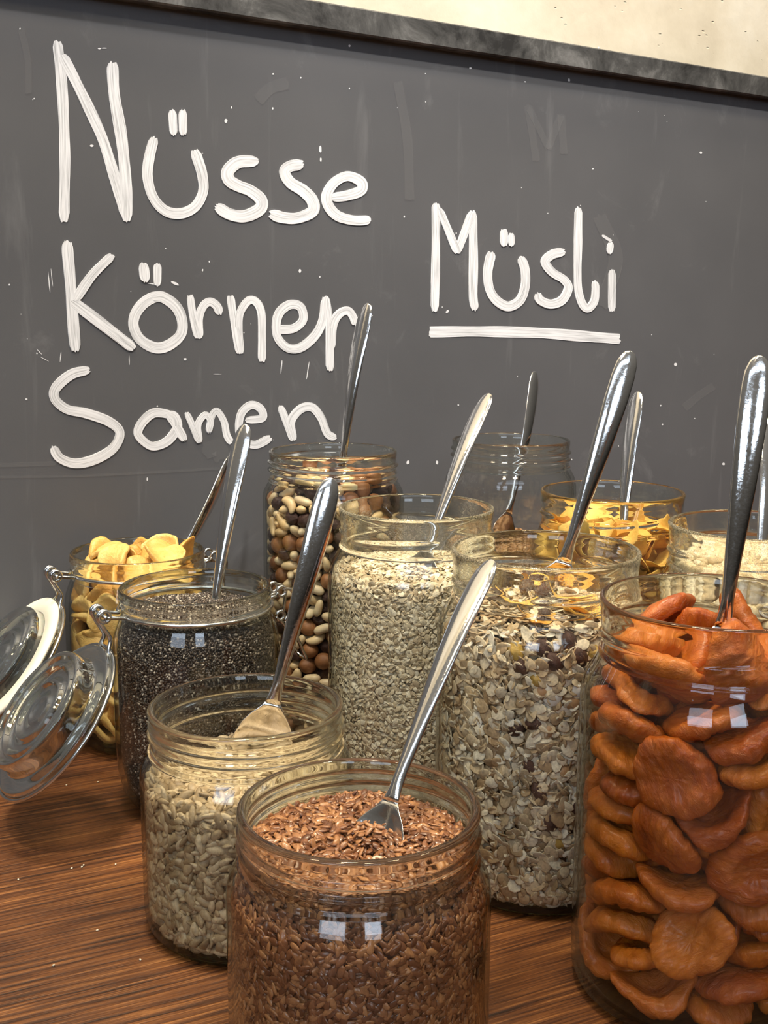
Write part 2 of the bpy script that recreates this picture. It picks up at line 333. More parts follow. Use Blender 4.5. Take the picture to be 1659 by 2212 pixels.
def mat_slate():
    m, nt, bs, out = new_mat('wiped_chalkboard_paint'); L = nt.links
    tc = N(nt, 'ShaderNodeTexCoord')
    n = N(nt, 'ShaderNodeTexNoise', i_Scale=5.0, i_Detail=5.0, i_Roughness=0.55); L.new(tc.outputs['Object'], n.inputs['Vector'])
    r = ramp(nt, [(0.3, (0.090, 0.091, 0.097)), (0.7, (0.112, 0.113, 0.119))]); L.new(n.outputs[0], r.inputs[0])
    # chalky vertical wipes and cloudy smears
    mp = N(nt, 'ShaderNodeMapping'); mp.inputs['Scale'].default_value = (26, 1, 3.2); L.new(tc.outputs['Object'], mp.inputs[0])
    s1 = N(nt, 'ShaderNodeTexNoise', i_Scale=1.6, i_Detail=5.0, i_Roughness=0.6, i_Distortion=0.4); L.new(mp.outputs[0], s1.inputs['Vector'])
    q1 = ramp(nt, [(0.60, (0, 0, 0)), (0.80, (0.11, 0.11, 0.11))]); L.new(s1.outputs[0], q1.inputs[0])
    s2 = N(nt, 'ShaderNodeTexNoise', i_Scale=11.0, i_Detail=7.0, i_Roughness=0.7, i_Distortion=1.2); L.new(tc.outputs['Object'], s2.inputs['Vector'])
    q2 = ramp(nt, [(0.60, (0, 0, 0)), (0.78, (0.09, 0.09, 0.09))]); L.new(s2.outputs[0], q2.inputs[0])
    a = N(nt, 'ShaderNodeMath', operation='ADD'); L.new(q1.outputs[0], a.inputs[0]); L.new(q2.outputs[0], a.inputs[1])
    mx = N(nt, 'ShaderNodeMix', data_type='RGBA'); L.new(a.outputs[0], mx.inputs['Factor']); L.new(r.outputs[0], mx.inputs['A']); mx.inputs['B'].default_value = (0.65, 0.65, 0.65, 1)
    L.new(mx.outputs['Result'], bs.inputs['Base Color']); bs.inputs['Roughness'].default_value = 0.55; bs.inputs['Specular IOR Level'].default_value = 0.35
    n5 = N(nt, 'ShaderNodeTexNoise', i_Scale=900.0, i_Detail=2.0); L.new(tc.outputs['Object'], n5.inputs['Vector']); bump(nt, bs, n5.outputs[0], 0.08, 0.0004); return m
board = board_frame(empty('chalkboard')); tag(board, 'large dark grey framed chalkboard with white hand-painted words, standing behind the jars', 'chalkboard')
V, F = box_vf(-620, 1500, 0, 8, 16, 500)
ob('board_panel', mk_mesh('board_panel', V, F, mat_slate(), smooth=False), board)
def mat_frame():
    m, nt, bs, out = new_mat('patinated_steel_strip'); L = nt.links
    tc = N(nt, 'ShaderNodeTexCoord'); n = N(nt, 'ShaderNodeTexNoise', i_Scale=22.0, i_Detail=9.0, i_Roughness=0.72, i_Distortion=0.5); L.new(tc.outputs['Object'], n.inputs['Vector'])
    r = ramp(nt, [(0.36, (0.030, 0.030, 0.030)), (0.52, (0.10, 0.10, 0.098)), (0.70, (0.27, 0.27, 0.265))]); L.new(n.outputs[0], r.inputs[0]); L.new(r.outputs[0], bs.inputs['Base Color'])
    bs.inputs['Metallic'].default_value = 0.35; bs.inputs['Roughness'].default_value = 0.5; bump(nt, bs, n.outputs[0], 0.15, 0.0005); return m
FRM = mat_frame()
def strip(x0, x1, z0, z1, y0=-9, y1=16, b=1.1):
    """bevelled bar of the frame, cross-section swept along its length"""
    if x1-x0 > z1-z0:
        S = [(y0+b, z0), (y1, z0), (y1, z1), (y0+b, z1), (y0, z1-b), (y0, z0+b)]; V = [(x, y, z) for x in (x0, x1) for y, z in S]
    else:
        S = [(x0+b, y0), (x0, y0+b), (x0, y1), (x1, y1), (x1, y0+b), (x1-b, y0)]; V = [(x, y, z) for z in (z0, z1) for x, y in S]
    F = [(i, (i+1) % 6, 6+(i+1) % 6, 6+i) for i in range(6)]+[tuple(range(5, -1, -1)), tuple(range(6, 12))]; return V, F
for x0, x1, z0, z1 in ((-640, 1520, 498, 517), (-640, 1520, 0.5, 17), (-640, -621, 17, 498), (1501, 1520, 17, 498)):
    V, F = strip(x0, x1, z0, z1); ob('frame_strip', mk_mesh('frame_strip', V, F, FRM, smooth=False), board)

# the lettering: strokes of a broad white marker. Points were measured in the photograph and are laid onto the board's plane.
def on_board(px, py, out=0.0):
    X, Y = px-829.5, py-1106; cr, sr = math.cos(CAM_R), math.sin(CAM_R); X, Y = X*cr+Y*sr, -X*sr+Y*cr
    a, b = X/CAM_F, -Y/CAM_F; v = Vector((a, math.cos(CAM_P)+b*math.sin(CAM_P), -math.sin(CAM_P)+b*math.cos(CAM_P)))
    p = Vector((0, 0, CAM_H))+v*((BC-out)/v.dot(BN)); return p.dot(BT), p.z
def mat_marker():
    m, nt, bs, out = new_mat('white_marker_paint'); L = nt.links
    tc = N(nt, 'ShaderNodeTexCoord'); mp = N(nt, 'ShaderNodeMapping'); mp.inputs['Scale'].default_value = (1.6, 7.5, 1); L.new(tc.outputs['UV'], mp.inputs[0])
    n = N(nt, 'ShaderNodeTexNoise', i_Scale=1.0, i_Detail=4.0, i_Roughness=0.55); L.new(mp.outputs[0], n.inputs['Vector'])
    r = ramp(nt, [(0.30, (0.40, 0.41, 0.42)), (0.46, (0.70, 0.71, 0.73)), (0.60, (0.86, 0.87, 0.89))]); L.new(n.outputs[0], r.inputs[0]); L.new(r.outputs[0], bs.inputs['Base Color'])
    bs.inputs['Roughness'].default_value = 0.6; return m
MARK = mat_marker()
scount = [0]
def stroke_vf(P, wd, rnd, wend=None, taper=True):
    """ribbon of P (photo pixels) of width wd, with frayed ends, on the board"""
    Q = smooth_path([(x, y, 0) for x, y in P], 8) if len(P) > 2 else [Vector((P[0][0]+(P[1][0]-P[0][0])*k/12, P[0][1]+(P[1][1]-P[0][1])*k/12, 0)) for k in range(13)]
    scount[0] += 1; out = 0.25+0.035*(scount[0] % 14); V = []; F = []; UV = []; u = rnd.random()*40; K = 7; n = len(Q)
    tot = sum((Q[i+1]-Q[i]).length for i in range(n-1)); acc = 0
    for i, q in enumerate(Q):
        t = ((Q[min(i+1, n-1)]-Q[max(i-1, 0)])).normalized(); nn = Vector((-t.y, t.x, 0))
        if i: acc += (q-Q[i-1]).length
        f = min(acc, tot-acc)/(wd*0.45) if taper else 1
        ww = wd*(0.62+0.38*math.sqrt(max(0, min(1, f))))*(1+0.05*math.sin(acc/23+u)+rnd.uniform(-.012, .012))
        for k in range(K):
            a = k/(K-1)-0.5; fr = 0
            if i in (0, n-1): fr = rnd.uniform(0, 0.30)*wd*(1-abs(a)) * (-1 if i == 0 else 1)
            p = q+nn*ww*a+t*fr; oo = out+0.10*i/n; x, z = on_board(p.x, p.y, oo); V.append((x, -oo, z)); UV.append(((u+acc/140), a+0.5+0.07*scount[0]))
    for i in range(n-1):
        for k in range(K-1): a = i*K+k; F.append((a, a+1, a+K+1, a+K))
    # rim down to the board so that the paint has a body
    ring = [k for k in range(K)]+[i*K+K-1 for i in range(1, n)]+[(n-1)*K+k for k in range(K-2, -1, -1)]+[i*K for i in range(n-2, 0, -1)]
    b = len(V); V += [(V[j][0], 0, V[j][2]) for j in ring]; UV += [UV[j] for j in ring]; m = len(ring)
    for i in range(m): F.append((ring[i], b+i, b+(i+1) % m, ring[(i+1) % m]))
    return V, F, UV
def letter(strokes, parent, rnd):
    V = []; F = []; U = []
    for wd, P in strokes:
        v, f, uv = stroke_vf(P, wd, rnd); o = len(V); V += v; U += uv; F += [tuple(i+o for i in q) for q in f]
    ob('letter', mk_mesh('letter', V, F, MARK, smooth=False, uv=U), parent)
WORDS = {
'white brush-lettered word Nüsse, topmost line': [
 [(23, [(124, 91), (132, 165), (137, 241), (140, 340), (138.6, 477)]), (23, [(135, 121), (160, 168), (210, 272), (234, 337), (273, 472)]), (25, [(243, 137), (247, 205), (263, 301), (272, 397), (274, 474)])],
 [(17, [(372.5, 240), (375.4, 290)]), (17, [(394.6, 239), (396, 290)]), (22, [(333, 299), (323.5, 337), (318.7, 381), (331, 426), (357, 455), (391, 461), (422, 446), (439, 414), (437, 378), (427, 344), (421, 327)])],
 [(26, [(554, 348.6), (516, 350), (493, 369), (495, 389), (516, 402), (541, 412), (564, 432), (561, 452), (528, 467), (495, 462), (469, 446)])],
 [(25, [(652, 355), (627, 359), (615, 372), (627, 394), (655, 412), (675, 434), (675, 457), (642, 471), (612, 470), (586, 462)])],
 [(22, [(718, 427), (751, 422), (779, 412), (782, 396), (766, 384), (746, 381), (721, 396), (706, 422), (711, 447), (731, 467), (766, 476), (799, 475)])]],
'white brush-lettered word Körner, middle line': [
 [(24, [(147, 524), (146, 540), (152, 608), (157, 681), (163, 756)]), (20, [(242, 552), (200, 594), (164, 646)]), (24, [(156, 651), (196, 681), (249, 722), (288, 752)])],
 [(21, [(310, 571), (314, 606)]), (18, [(340, 571), (340, 615)]), (23, [(352, 640), (330, 643), (308, 657), (292, 680), (289, 706), (304, 734), (335, 751), (364, 746), (391, 722), (393, 690), (379, 661), (352, 642), (332, 642)])],
 [(17, [(411, 639), (417, 681), (428, 729)]), (18, [(431, 729), (430, 688), (439, 662), (454, 652), (469, 662), (474, 677)])],
 [(17, [(498, 640), (503, 676), (511, 726), (518, 762)]), (17, [(519, 762), (516, 715), (519, 676), (538, 649), (555, 654), (565, 679), (566, 726), (566, 780)])],
 [(19, [(602, 712), (635, 709), (655, 690), (649, 663), (627, 658), (605, 674), (597, 699), (600, 729), (621, 751), (649, 751), (680, 726), (697, 693), (703, 648)])],
 [(17, [(703, 642), (710, 685), (712, 726), (713, 799)]), (18, [(716, 752), (719, 704), (732, 679), (751, 671), (763, 685), (767, 700)])]],
'white brush-lettered word Samen, lowest line': [
 [(21, [(191, 799), (154, 809), (121, 838), (119, 862), (145, 884), (187, 893), (236, 911), (259, 935), (244, 969), (203, 993), (162, 1001), (129, 989), (115, 967)])],
 [(19, [(371, 896), (334, 892), (309, 911), (298, 936), (314, 956), (334, 964), (363, 952), (383, 924), (379, 902), (366, 893)]), (19, [(363, 893), (383, 922), (398, 950)])],
 [(14, [(404, 893), (416, 920), (430, 954)]), (14, [(431, 954), (428, 918), (444, 896), (455, 911), (451, 932)]), (15, [(451, 934), (457, 901), (469, 888), (484, 911), (490, 940), (500, 957)])],
 [(17, [(534, 908), (567, 903), (563, 883), (543, 875), (523, 891), (516, 920), (522, 948), (551, 961), (584, 946)])],
 [(16, [(606, 879), (621, 916), (633, 951)]), (18, [(634, 950), (629, 911), (649, 884), (674, 880), (694, 903), (707, 936), (724, 946)])]],
'white brush-lettered word Müsli with a line under it': [
 [(18, [(942, 441), (942, 494), (941, 588), (939, 671)]), (17, [(950, 453), (988, 545)]), (17, [(988, 545), (1020, 460)]), (19, [(1021, 458), (1023, 556), (1022, 635), (1026, 668)])],
 [(16, [(1089, 497), (1089, 530)]), (14, [(1105, 506), (1105, 530)]), (20, [(1062, 546), (1054, 588), (1058, 625), (1074, 650), (1099, 662), (1124, 648), (1135, 616), (1134, 582), (1126, 558)])],
 [(19, [(1218, 544), (1193, 550), (1178, 566), (1193, 588), (1218, 604), (1228, 622), (1215, 648), (1190, 657), (1167, 648), (1163, 636)])],
 [(17, [(1250, 450), (1249, 525), (1248, 588), (1250, 629), (1259, 658), (1271, 666), (1284, 651), (1287, 626), (1286, 610)])],
 [(14, [(1320, 525), (1317, 546)]), (16, [(1322, 585), (1322, 671)]), (6, [(1302, 509), (1321, 521)])]]}
rnd = random.Random(4)
for lab, letters in WORDS.items():
    wd_ = empty('painted_word', parent=board); tag(wd_, lab)
    for L_ in letters: letter(L_, wd_, rnd)
    if 'Müsli' in lab:
        v, f, uv = stroke_vf([(931, 717), (1037, 716), (1162, 719), (1256, 726), (1336, 732)], 23, rnd, taper=False); ob('underline', mk_mesh('underline', v, f, MARK, smooth=False, uv=uv), wd_)
# flecks of paint and scratches on the board
V = []; F = []
def fleck(px, py, rx, ry, a=0.0):
    k0 = len(V); n = 9
    for k in range(n):
        c = 2*PI*k/n; dx, dy = rx*math.cos(c)*rnd.uniform(.7, 1.1), ry*math.sin(c)*rnd.uniform(.7, 1.1)
        x, z = on_board(px+dx*math.cos(a)-dy*math.sin(a), py+dx*math.sin(a)+dy*math.cos(a), 0.2); V.append((x, -0.2, z))
    F.append(tuple(range(k0, k0+n)))
for q in ((488, 261, 4, 5), (43, 62, 2, 2), (74, 213, 2, 2), (215, 105, 4, 2), (225, 104, 6, 1.5), (198, 315, 5, 3), (400, 776, 4, 3), (57, 862, 3, 2), (648, 586, 3, 5), (755, 99, 3, 3), (1016, 147, 3, 3), (1229, 173, 3, 4), (1459, 787, 4, 4), (1514, 330, 3, 3), (981, 967, 3, 4), (881, 999, 4, 5), (944, 999, 3, 5),
          (692, 323, 3, 9), (693, 345, 2, 6), (966, 673, 3, 5, .6), (1427, 876, 2, 2), (1431, 917, 2, 2), (1563, 1002, 3, 4), (608, 792, 1.5, 16, .1), (665, 800, 1.2, 22, .15), (470, 808, 12, 1), (318, 1035, 2, 4), (590, 160, 2, 2), (1061, 940, 3, 4), (990, 875, 2, 2), (20, 615, 2, 2), (452, 565, 1.5, 3), (1061, 624, 2, 9, .1),
          (500, 232, 1.5, 3), (650, 168, 2, 2), (106, 610, 1.3, 24, -.1), (112, 600, 1.0, 20, -.1), (85, 760, 10, 1, .8), (95, 775, 12, .8, .5), (131, 770, 1.2, 12, .1), (279, 780, 1.0, 12), (378, 612, 11, 3, .45), (328, 613, 9, 1.3, .1)):
    fleck(*q)
for k in range(46): s = rnd.uniform(0.7, 1.9); fleck(rnd.uniform(10, 1640), rnd.uniform(90, 1000), s, s*rnd.uniform(.8, 1.6))
tag(ob('paint_flecks', mk_mesh('paint_flecks', V, F, MARK, smooth=False), board), 'small white flecks and scratches scattered over the board', kind='stuff')
def mat_ghost():
    m, nt, bs, out = new_mat('wiped_off_paint'); bs.inputs['Base Color'].default_value = (0.30, 0.30, 0.30, 1); bs.inputs['Roughness'].default_value = 0.7; bs.inputs['Alpha'].default_value = 0.10; return m
GH = mat_ghost(); MARK_, MARK = MARK, GH
V = []; F = []; U = []
for wd, P in ((16, [(1141, 230), (1150, 290), (1158, 345)]), (14, [(1144, 235), (1185, 320)]), (14, [(1185, 320), (1212, 250)]), (16, [(1212, 250), (1218, 330)]), (26, [(560, 215), (585, 190), (620, 180)]), (14, [(45, 60), (60, 130), (62, 200)]), (8, [(0, 1005), (60, 1003), (120, 1001)]), (4, [(0, 1031), (200, 1027), (480, 1012)]), (30, [(1296, 470), (1330, 560), (1300, 660)]), (20, [(860, 180), (880, 300), (885, 430)]), (34, [(445, 975), (470, 968), (480, 990)]), (16, [(1480, 880), (1510, 855), (1540, 835)])):
    v, f, uv = stroke_vf(P, wd, rnd, taper=False); ob('wiped_mark', mk_mesh('wiped_mark', v, f, GH, smooth=False, uv=uv), board)
MARK = MARK_

# ------------------------------------------------------------------ glass jars
def rin_of(k): P = INNER[k]; zs = np.array([p[1] for p in P]); rs = np.array([p[0] for p in P]); return lambda z: np.interp(z, zs, rs)
OUTER = {
'A': [(0, 2.2), (40, 1.6), (47, 0), (50.5, .8), (53.2, 3.5), (54.6, 8), (54.8, 16), (54.8, 130), (54.2, 136), (52, 142), (49, 147), (47.2, 150.5), (46.8, 153), (46.6, 158), (46.9, 164), (47.3, 170), (47.8, 173), (48, 174.6), (47.6, 175.5), (46.8, 175.9)],
'B': [(0, 2), (38, 1.5), (42, 0), (46, 1), (48.6, 4), (49.4, 9), (49.4, 166), (48.6, 170.5), (46.5, 174.5), (44.8, 177), (44.2, 179), (44.2, 186), (44.3, 193), (44.6, 196.5), (44.4, 198), (43.7, 198.7)],
'C': [(0, 2), (40, 1.5), (44, 0), (47.5, 1), (49.6, 4), (50.8, 9), (51, 16), (51, 76), (50.2, 80.5), (48.4, 84.5), (46.6, 87.5), (45.6, 90), (45.4, 93), (45.4, 104), (46.2, 106.6), (46.6, 108), (46, 109), (45, 109.3)],
'D': [(0, 2), (30, 1.5), (34, 0), (38.5, 1.5), (43, 6), (46.6, 13), (48.8, 24), (49.6, 42), (49.5, 98), (48.3, 106), (46, 112.5), (44.2, 117), (43.7, 120), (43.9, 122.5), (44.7, 124.5), (44.9, 126), (44.9, 131), (44.6, 133.2), (43.9, 133.9)]}
SPLIT = {'A': 150.5, 'B': 177, 'C': 87.5, 'D': 117}
def dense(P, step):
    out = [P[0]]
    for a, b in zip(P, P[1:]):
        n = max(1, int(math.hypot(b[0]-a[0], b[1]-a[1])/step)) if abs(b[1]-a[1]) > 0.1 else 1
        for k in range(1, n+1): out.append((a[0]+(b[0]-a[0])*k/n, a[1]+(b[1]-a[1])*k/n))
    return out
def bumpf(d, w): return math.exp(-(d/w)**2)
def relief(kind, th, z, ph, panel):
    """outer relief: screw thread or lugs, beads, label panel"""
    r = 0.0
    if kind == 'A':
        r += 0.8*bumpf(z-151.5, 1.0)
        for k in range(4):
            d = (th-ph-k*PI/2+PI) % (2*PI)-PI; e = abs(d)/0.62
            if e < 1: r += 1.5*math.sqrt(1-e*e)*bumpf(z-(160+2.2*d), 1.5*math.sqrt(math.sqrt(1-e*e))+.05)
    elif kind in 'BC':
        top, pitch, turns = ((192.5, 5.2, 1.9) if kind == 'B' else (102.8, 4.9, 1.9))
        for t in range(3):
            a = ((th-ph) % (2*PI))/(2*PI)+t
            if a < turns: r += 1.6*min(1, a*6, (turns-a)*6)*bumpf(z-(top-pitch*a), 1.05)
        r += (1.0*bumpf(z-178.5, 1.1) if kind == 'B' else 0.9*bumpf(z-89.0, 1.1))
    else: r += 0.35*bumpf(z-129, .8)
    if panel is not None and 8 < z < 76:
        d = ((th-panel+PI) % (2*PI)-PI)*51; hw, z0, z1, cr = 25.5, 12, 70, 7
        qx = abs(d)-(hw-cr); qz = abs(z-(z0+z1)/2)-((z1-z0)/2-cr); s = math.hypot(max(qx, 0), max(qz, 0))+min(max(qx, qz), 0)-cr
        r += 0.65*bumpf(s, 1.1)-(0.35 if s < -1 else 0)
    return r
def make_shell(kind, ph, panel, seg):
    O = dense(OUTER[kind], 1.25 if panel is not None else 2.2); hi = []
    for (r, z) in O: hi.append((r, z))
    if panel is None:      # fine rows only where the neck has relief
        O = [OUTER[kind][0]]
        for a, b in zip(OUTER[kind], OUTER[kind][1:]): O += dense([a, b], 0.55 if a[1] > SPLIT[kind]-3 else 9)[1:]
    else:
        O = [OUTER[kind][0]]
        for a, b in zip(OUTER[kind], OUTER[kind][1:]): O += dense([a, b], 0.55 if a[1] > SPLIT[kind]-3 else 1.3)[1:]
    I = [(0, INNER[kind][0][1])]+INNER[kind]; I = dense(I[:-1]+[(I[-1][0], I[-1][1]-.6)], 6); I.append((I[-1][0]+.7, INNER[kind][-1][1]+.1))
    prof = [(p, True) for p in O]+[(p, False) for p in reversed(I)]
    V = []; rows = []
    for (r, z), outer in prof:
        if r < .01: rows.append([len(V)]); V.append((0, 0, z)); continue
        row = []
        for j in range(seg):
            th = 2*PI*j/seg; rr = r+(relief(kind, th, z, ph, panel) if outer and z < INNER[kind][-1][1]-2.5 else 0)
            row.append(len(V)); V.append((rr*math.cos(th), rr*math.sin(th), z))
        rows.append(row)
    fs = {'neck': [], 'body': [], 'base': []}; thick = []
    for a, b, pa, pb in zip(rows, rows[1:], prof, prof[1:]):
        zm = (pa[0][1]+pb[0][1])/2
        bz = 3.4
        key = 'neck' if zm > SPLIT[kind] else ('base' if zm < bz else 'body')
        for j in range(seg):
            k = (j+1) % seg
            if len(a) == 1: fs[key].append((a[0], b[k], b[j]))
            elif len(b) == 1: fs[key].append((a[j], a[k], b[0]))
            else: fs[key].append((a[j], a[k], b[k], b[j]))
            if key == 'body': thick.append(1 if panel is not None and pa[1] and relief(kind, 2*PI*(j+.5)/seg, zm, ph, panel) > 0.12 else 0)
    out = {'thick': thick}
    for key, F in fs.items():
        used = sorted({i for f in F for i in f}); mp = {u: i for i, u in enumerate(used)}
        out[key] = ([V[u] for u in used], [tuple(mp[i] for i in f) for f in F])
    return out
CACHE = {}
def jar(label, kind, c, ph=0.0, panel=None, seg=120, name='glass_jar', group=None, neck=None):
    root = empty(name, (c[0], c[1], 0)); tag(root, label, 'jar', group)
    sh = make_shell(kind, ph, panel, seg if panel is None else 240)
    for key, nm, m in (('base', 'jar_base', G_BASE), ('body', 'jar_body', G_THIN), ('neck', {'A': 'lug_neck', 'B': 'screw_neck', 'C': 'screw_neck', 'D': 'jar_neck'}[kind], neck or G_THICK)):
        V, F = sh[key]; ob(nm, mk_mesh(nm, V, F, [m, G_THICK], midx=sh['thick'] if key == 'body' else None), root)
    return root
POS = {'flax': ('C', -9.1, 401.9), 'sun': ('C', -65.6, 512.8), 'chia': ('D', -111.8, 648.5), 'ban': ('D', -167.3, 746.7), 'oats': ('A', 19.9, 682.9),
       'mue': ('A', 82.4, 560.7), 'corn': ('A', 153.7, 747.8), 'nuts': ('B', -35.7, 779.3), 'emp': ('B', 96.3, 851.0), 'apr': ('A', 139.6, 458.9), 'roat': ('A', 211.0, 628.0)}
GJ = 'open glass jars of muesli ingredients'
J_ = {}
for key, lab, ph, panel, seg in (
    ('flax', 'short glass jar with screw-thread neck, filled with brown flax seeds, nearest the viewer', 0.6, -PI/2+math.radians(7.7), 160),
    ('sun', 'short glass screw-neck jar half filled with pale sunflower kernels', 2.6, -PI/2-math.radians(7), 160),
    ('oats', 'tall glass jar filled with fine pale oat flakes', -PI/2-.35, None, 128),
    ('mue', 'tall glass jar filled with mixed muesli flakes and raisins', -PI/2+.35, None, 144),
    ('corn', 'tall glass jar of orange cornflakes behind the muesli jar', -PI/2-.15, None, 120),
    ('nuts', 'tall screw-neck glass jar filled with mixed nuts and raisins', 1.2, None, 140),
    ('emp', 'almost empty screw-neck glass jar nearest the board, brown crumbs inside', 2.2, None, 140),
    ('apr', 'tall glass jar packed with orange dried apricots', -PI/2+.2, None, 160),
    ('roat', 'tall glass jar of pale puffed oats behind the apricot jar, cut by the frame', -PI/2-.1, None, 120)):
    J_[key] = jar(lab, POS[key][0], POS[key][1:], ph, panel, seg, group=GJ, neck=G_DUST if key in ('oats', 'mue', 'roat') else None)
AZ = math.radians(211)
def wires(P, r=1.15): return tube_vf(P, r, 8)
def join(parts):
    V = []; F = []
    for v, f in parts: o = len(V); V += list(v); F += [tuple(i+o for i in q) for q in f]
    return V, F
def lathe_vf(P, seg=96):
    V = []; rows = []; F = []
    for r, z in P:
        if r < .01: rows.append([len(V)]); V.append((0, 0, z)); continue
        rows.append(list(range(len(V), len(V)+seg))); V += [(r*math.cos(2*PI*j/seg), r*math.sin(2*PI*j/seg), z) for j in range(seg)]
    for a, b in zip(rows, rows[1:]):
        for j in range(seg):
            k = (j+1) % seg
            if len(a) == 1: F.append((a[0], b[k], b[j]))
            elif len(b) == 1: F.append((a[j], a[k], b[0]))
            else: F.append((a[j], a[k], b[k], b[j]))
    return V, F
def mat_rubber():
    m, nt, bs, out = new_mat('cream_rubber'); bs.inputs['Base Color'].default_value = (0.80, 0.76, 0.62, 1); bs.inputs['Roughness'].default_value = 0.5; bs.inputs['Subsurface Weight'].default_value = 0.1; bs.inputs['Subsurface Scale'].default_value = 0.003; return m
RUB = mat_rubber()
# lid: z = 0 is the seal face, +z the underside with its plug, -z the domed top
LID = [(0, 8), (5, 8.2), (8, 9.6), (11, 7.8), (15, 7.6), (18, 10.6), (21, 7.2), (25, 7.6), (28, 11.4), (31, 8.6), (34.2, 12.2), (36.4, 10.8), (37, 7), (37.4, 2), (39, .6), (44, .3), (46.6, 0), (47.6, -1.6), (47.6, -4.2), (46.2, -5.6),
       (43, -5.8), (41, -4.2), (38, -3.4), (35, -4.6), (33, -3.4), (30, 1.0), (27, 3.4), (22, 3.0), (18, 4.4), (12, 4.0), (6, 4.4), (0, 4.2)]
def smooth_prof(P, n=3): return [(p.x, p.y) for p in smooth_path([(a, b, 0) for a, b in P], n)]
lid_prof = [(max(0, a), b) for a, b in smooth_prof(LID)]
def clip_jar(label, key, gasket, dip=50, rho=88, zc=68):
    kind, cx, cy = POS[key]; root = jar(label, 'D', (cx, cy), 0, None, 140, group=GJ)
    er = Vector((math.cos(AZ), math.sin(AZ), 0)); et = Vector((-er.y, er.x, 0)); ez = Vector((0, 0, 1)); zb = 121.3
    at = lambda r, t, z: er*r+et*t+ez*z
    # wire band round the neck with arms to the hinge and to the latch
    ring = [Vector((45.2*math.cos(AZ+a), 45.2*math.sin(AZ+a), zb)) for a in [0.16+(2*PI-0.32)*k/60 for k in range(61)]]
    parts = [wires(ring)]
    for s in (-1, 1):
        parts.append(wires(smooth_path([at(44.6, s*7.2, zb), at(49, s*7.6, zb+.6), at(54, s*7.8, zb+1.5), at(57, s*7.8, zb+1.2)], 4)))
        parts.append(wires(circle(at(57.5, s*7.8, zb+2.6), er, ez, 3.2, 18, -PI/2, 1.6*PI), 1.1))
    V, F = join(parts); ob('neck_wire', mk_mesh('neck_wire', V, F, WIRE), root)
    # latch on the far side
    lat = [wires([at(-44.5, s*6, zb) for s in (0,)]+[at(-50, 0, zb), at(-53, 0, zb+1)])]
    for s in (-1, 1):
        lat.append(wires([at(-44.6, s*6, zb), at(-51, s*6, zb+.5)])); lat.append(wires(circle(at(-53.6, s*6, zb+3), er, ez, 3.0, 16), 1.1))
        lat.append(wires(smooth_path([at(-55.5, s*6, zb+4.6), at(-60, s*6, zb+3.2), at(-62, s*6.2, zb-2), at(-60.5, s*6.4, zb-14)], 5), 1.1))
        lat.append(wires(circle(at(-58.5, s*6.4, zb-16), er, ez, 2.8, 16), 1.1))
        lat.append(wires(smooth_path([at(-58, s*6.4, zb-18.4), at(-62, s*6.6, zb-24), at(-67, s*6.8, zb-36), at(-70, s*6.4, zb-42)], 5), 1.15))
    lat.append(wires(smooth_path([at(-70, -6.4, zb-42), at(-71, -3, zb-43.5), at(-71, 3, zb-43.5), at(-70, 6.4, zb-42)], 5), 1.15))
    V, F = join(lat); ob('latch_wire', mk_mesh('latch_wire', V, F, WIRE), root)
    # lid hanging from the hinge
    d = math.radians(dip); ed = (er*math.cos(d)-ez*math.sin(d)).normalized(); n = (er*math.sin(d)+ez*math.cos(d)).normalized(); y = n.cross(ed)
    M = Matrix((ed, y, n)).transposed().to_4x4(); M.translation = (er*rho+ez*zc)*MM
    V, F = lathe_vf(lid_prof, 110); lid = ob('lid', mk_mesh('lid', V, F, G_LID), root); lid.matrix_local = M
    V, F = tube_vf([(49.0*math.cos(a), 49.0*math.sin(a), -3) for a in [2*PI*k/60 for k in range(60)]], 1.1, 8, closed=True)
    ob('lid_wire', mk_mesh('lid_wire', V, F, WIRE), lid)
    if gasket:
        V, F = lathe_vf([(37.6, 1.0), (38, 3.0), (47.4, 2.6), (48.8, 1.6), (48.6, .2), (38, .7), (37.6, 1.0)], 96); tag(ob('rubber_seal', mk_mesh('rubber_seal', V, F, RUB), lid), 'flat cream rubber ring')
    hin = []
    top = er*rho+ez*zc-ed*47-n*3
    for s in (-1, 1):
        e = top+et*s*9+ed*2.0
        hin.append(wires(smooth_path([at(58.5, s*5.2, zb+5.4), at(60.5, s*5.2, zb+2), at(57.8, s*5.4, zb-4), at(54.2, s*6, zb-11), at(55.5, s*7, zb-16), e], 6), 1.2))
        hin.append(wires(circle(at(57.5, s*5.2, zb+2.6), er, ez, 3.1, 18), 1.1))
    hin.append(wires([at(57.5, -10.5, zb+2.6), at(57.5, 10.5, zb+2.6)], 1.1))
    V, F = join(hin); ob('hinge_wire', mk_mesh('hinge_wire', V, F, WIRE), root)
    return root
G_LID = glass_thick('clear_glass_lid', (0.95, 0.975, 0.94), 0.12)
J_['chia'] = clip_jar('clip-top glass jar of dark chia seeds, clear lid hanging open', 'chia', False)
J_['ban'] = clip_jar('clip-top glass jar of banana chips by the board, lid with cream rubber seal hanging open', 'ban', True)

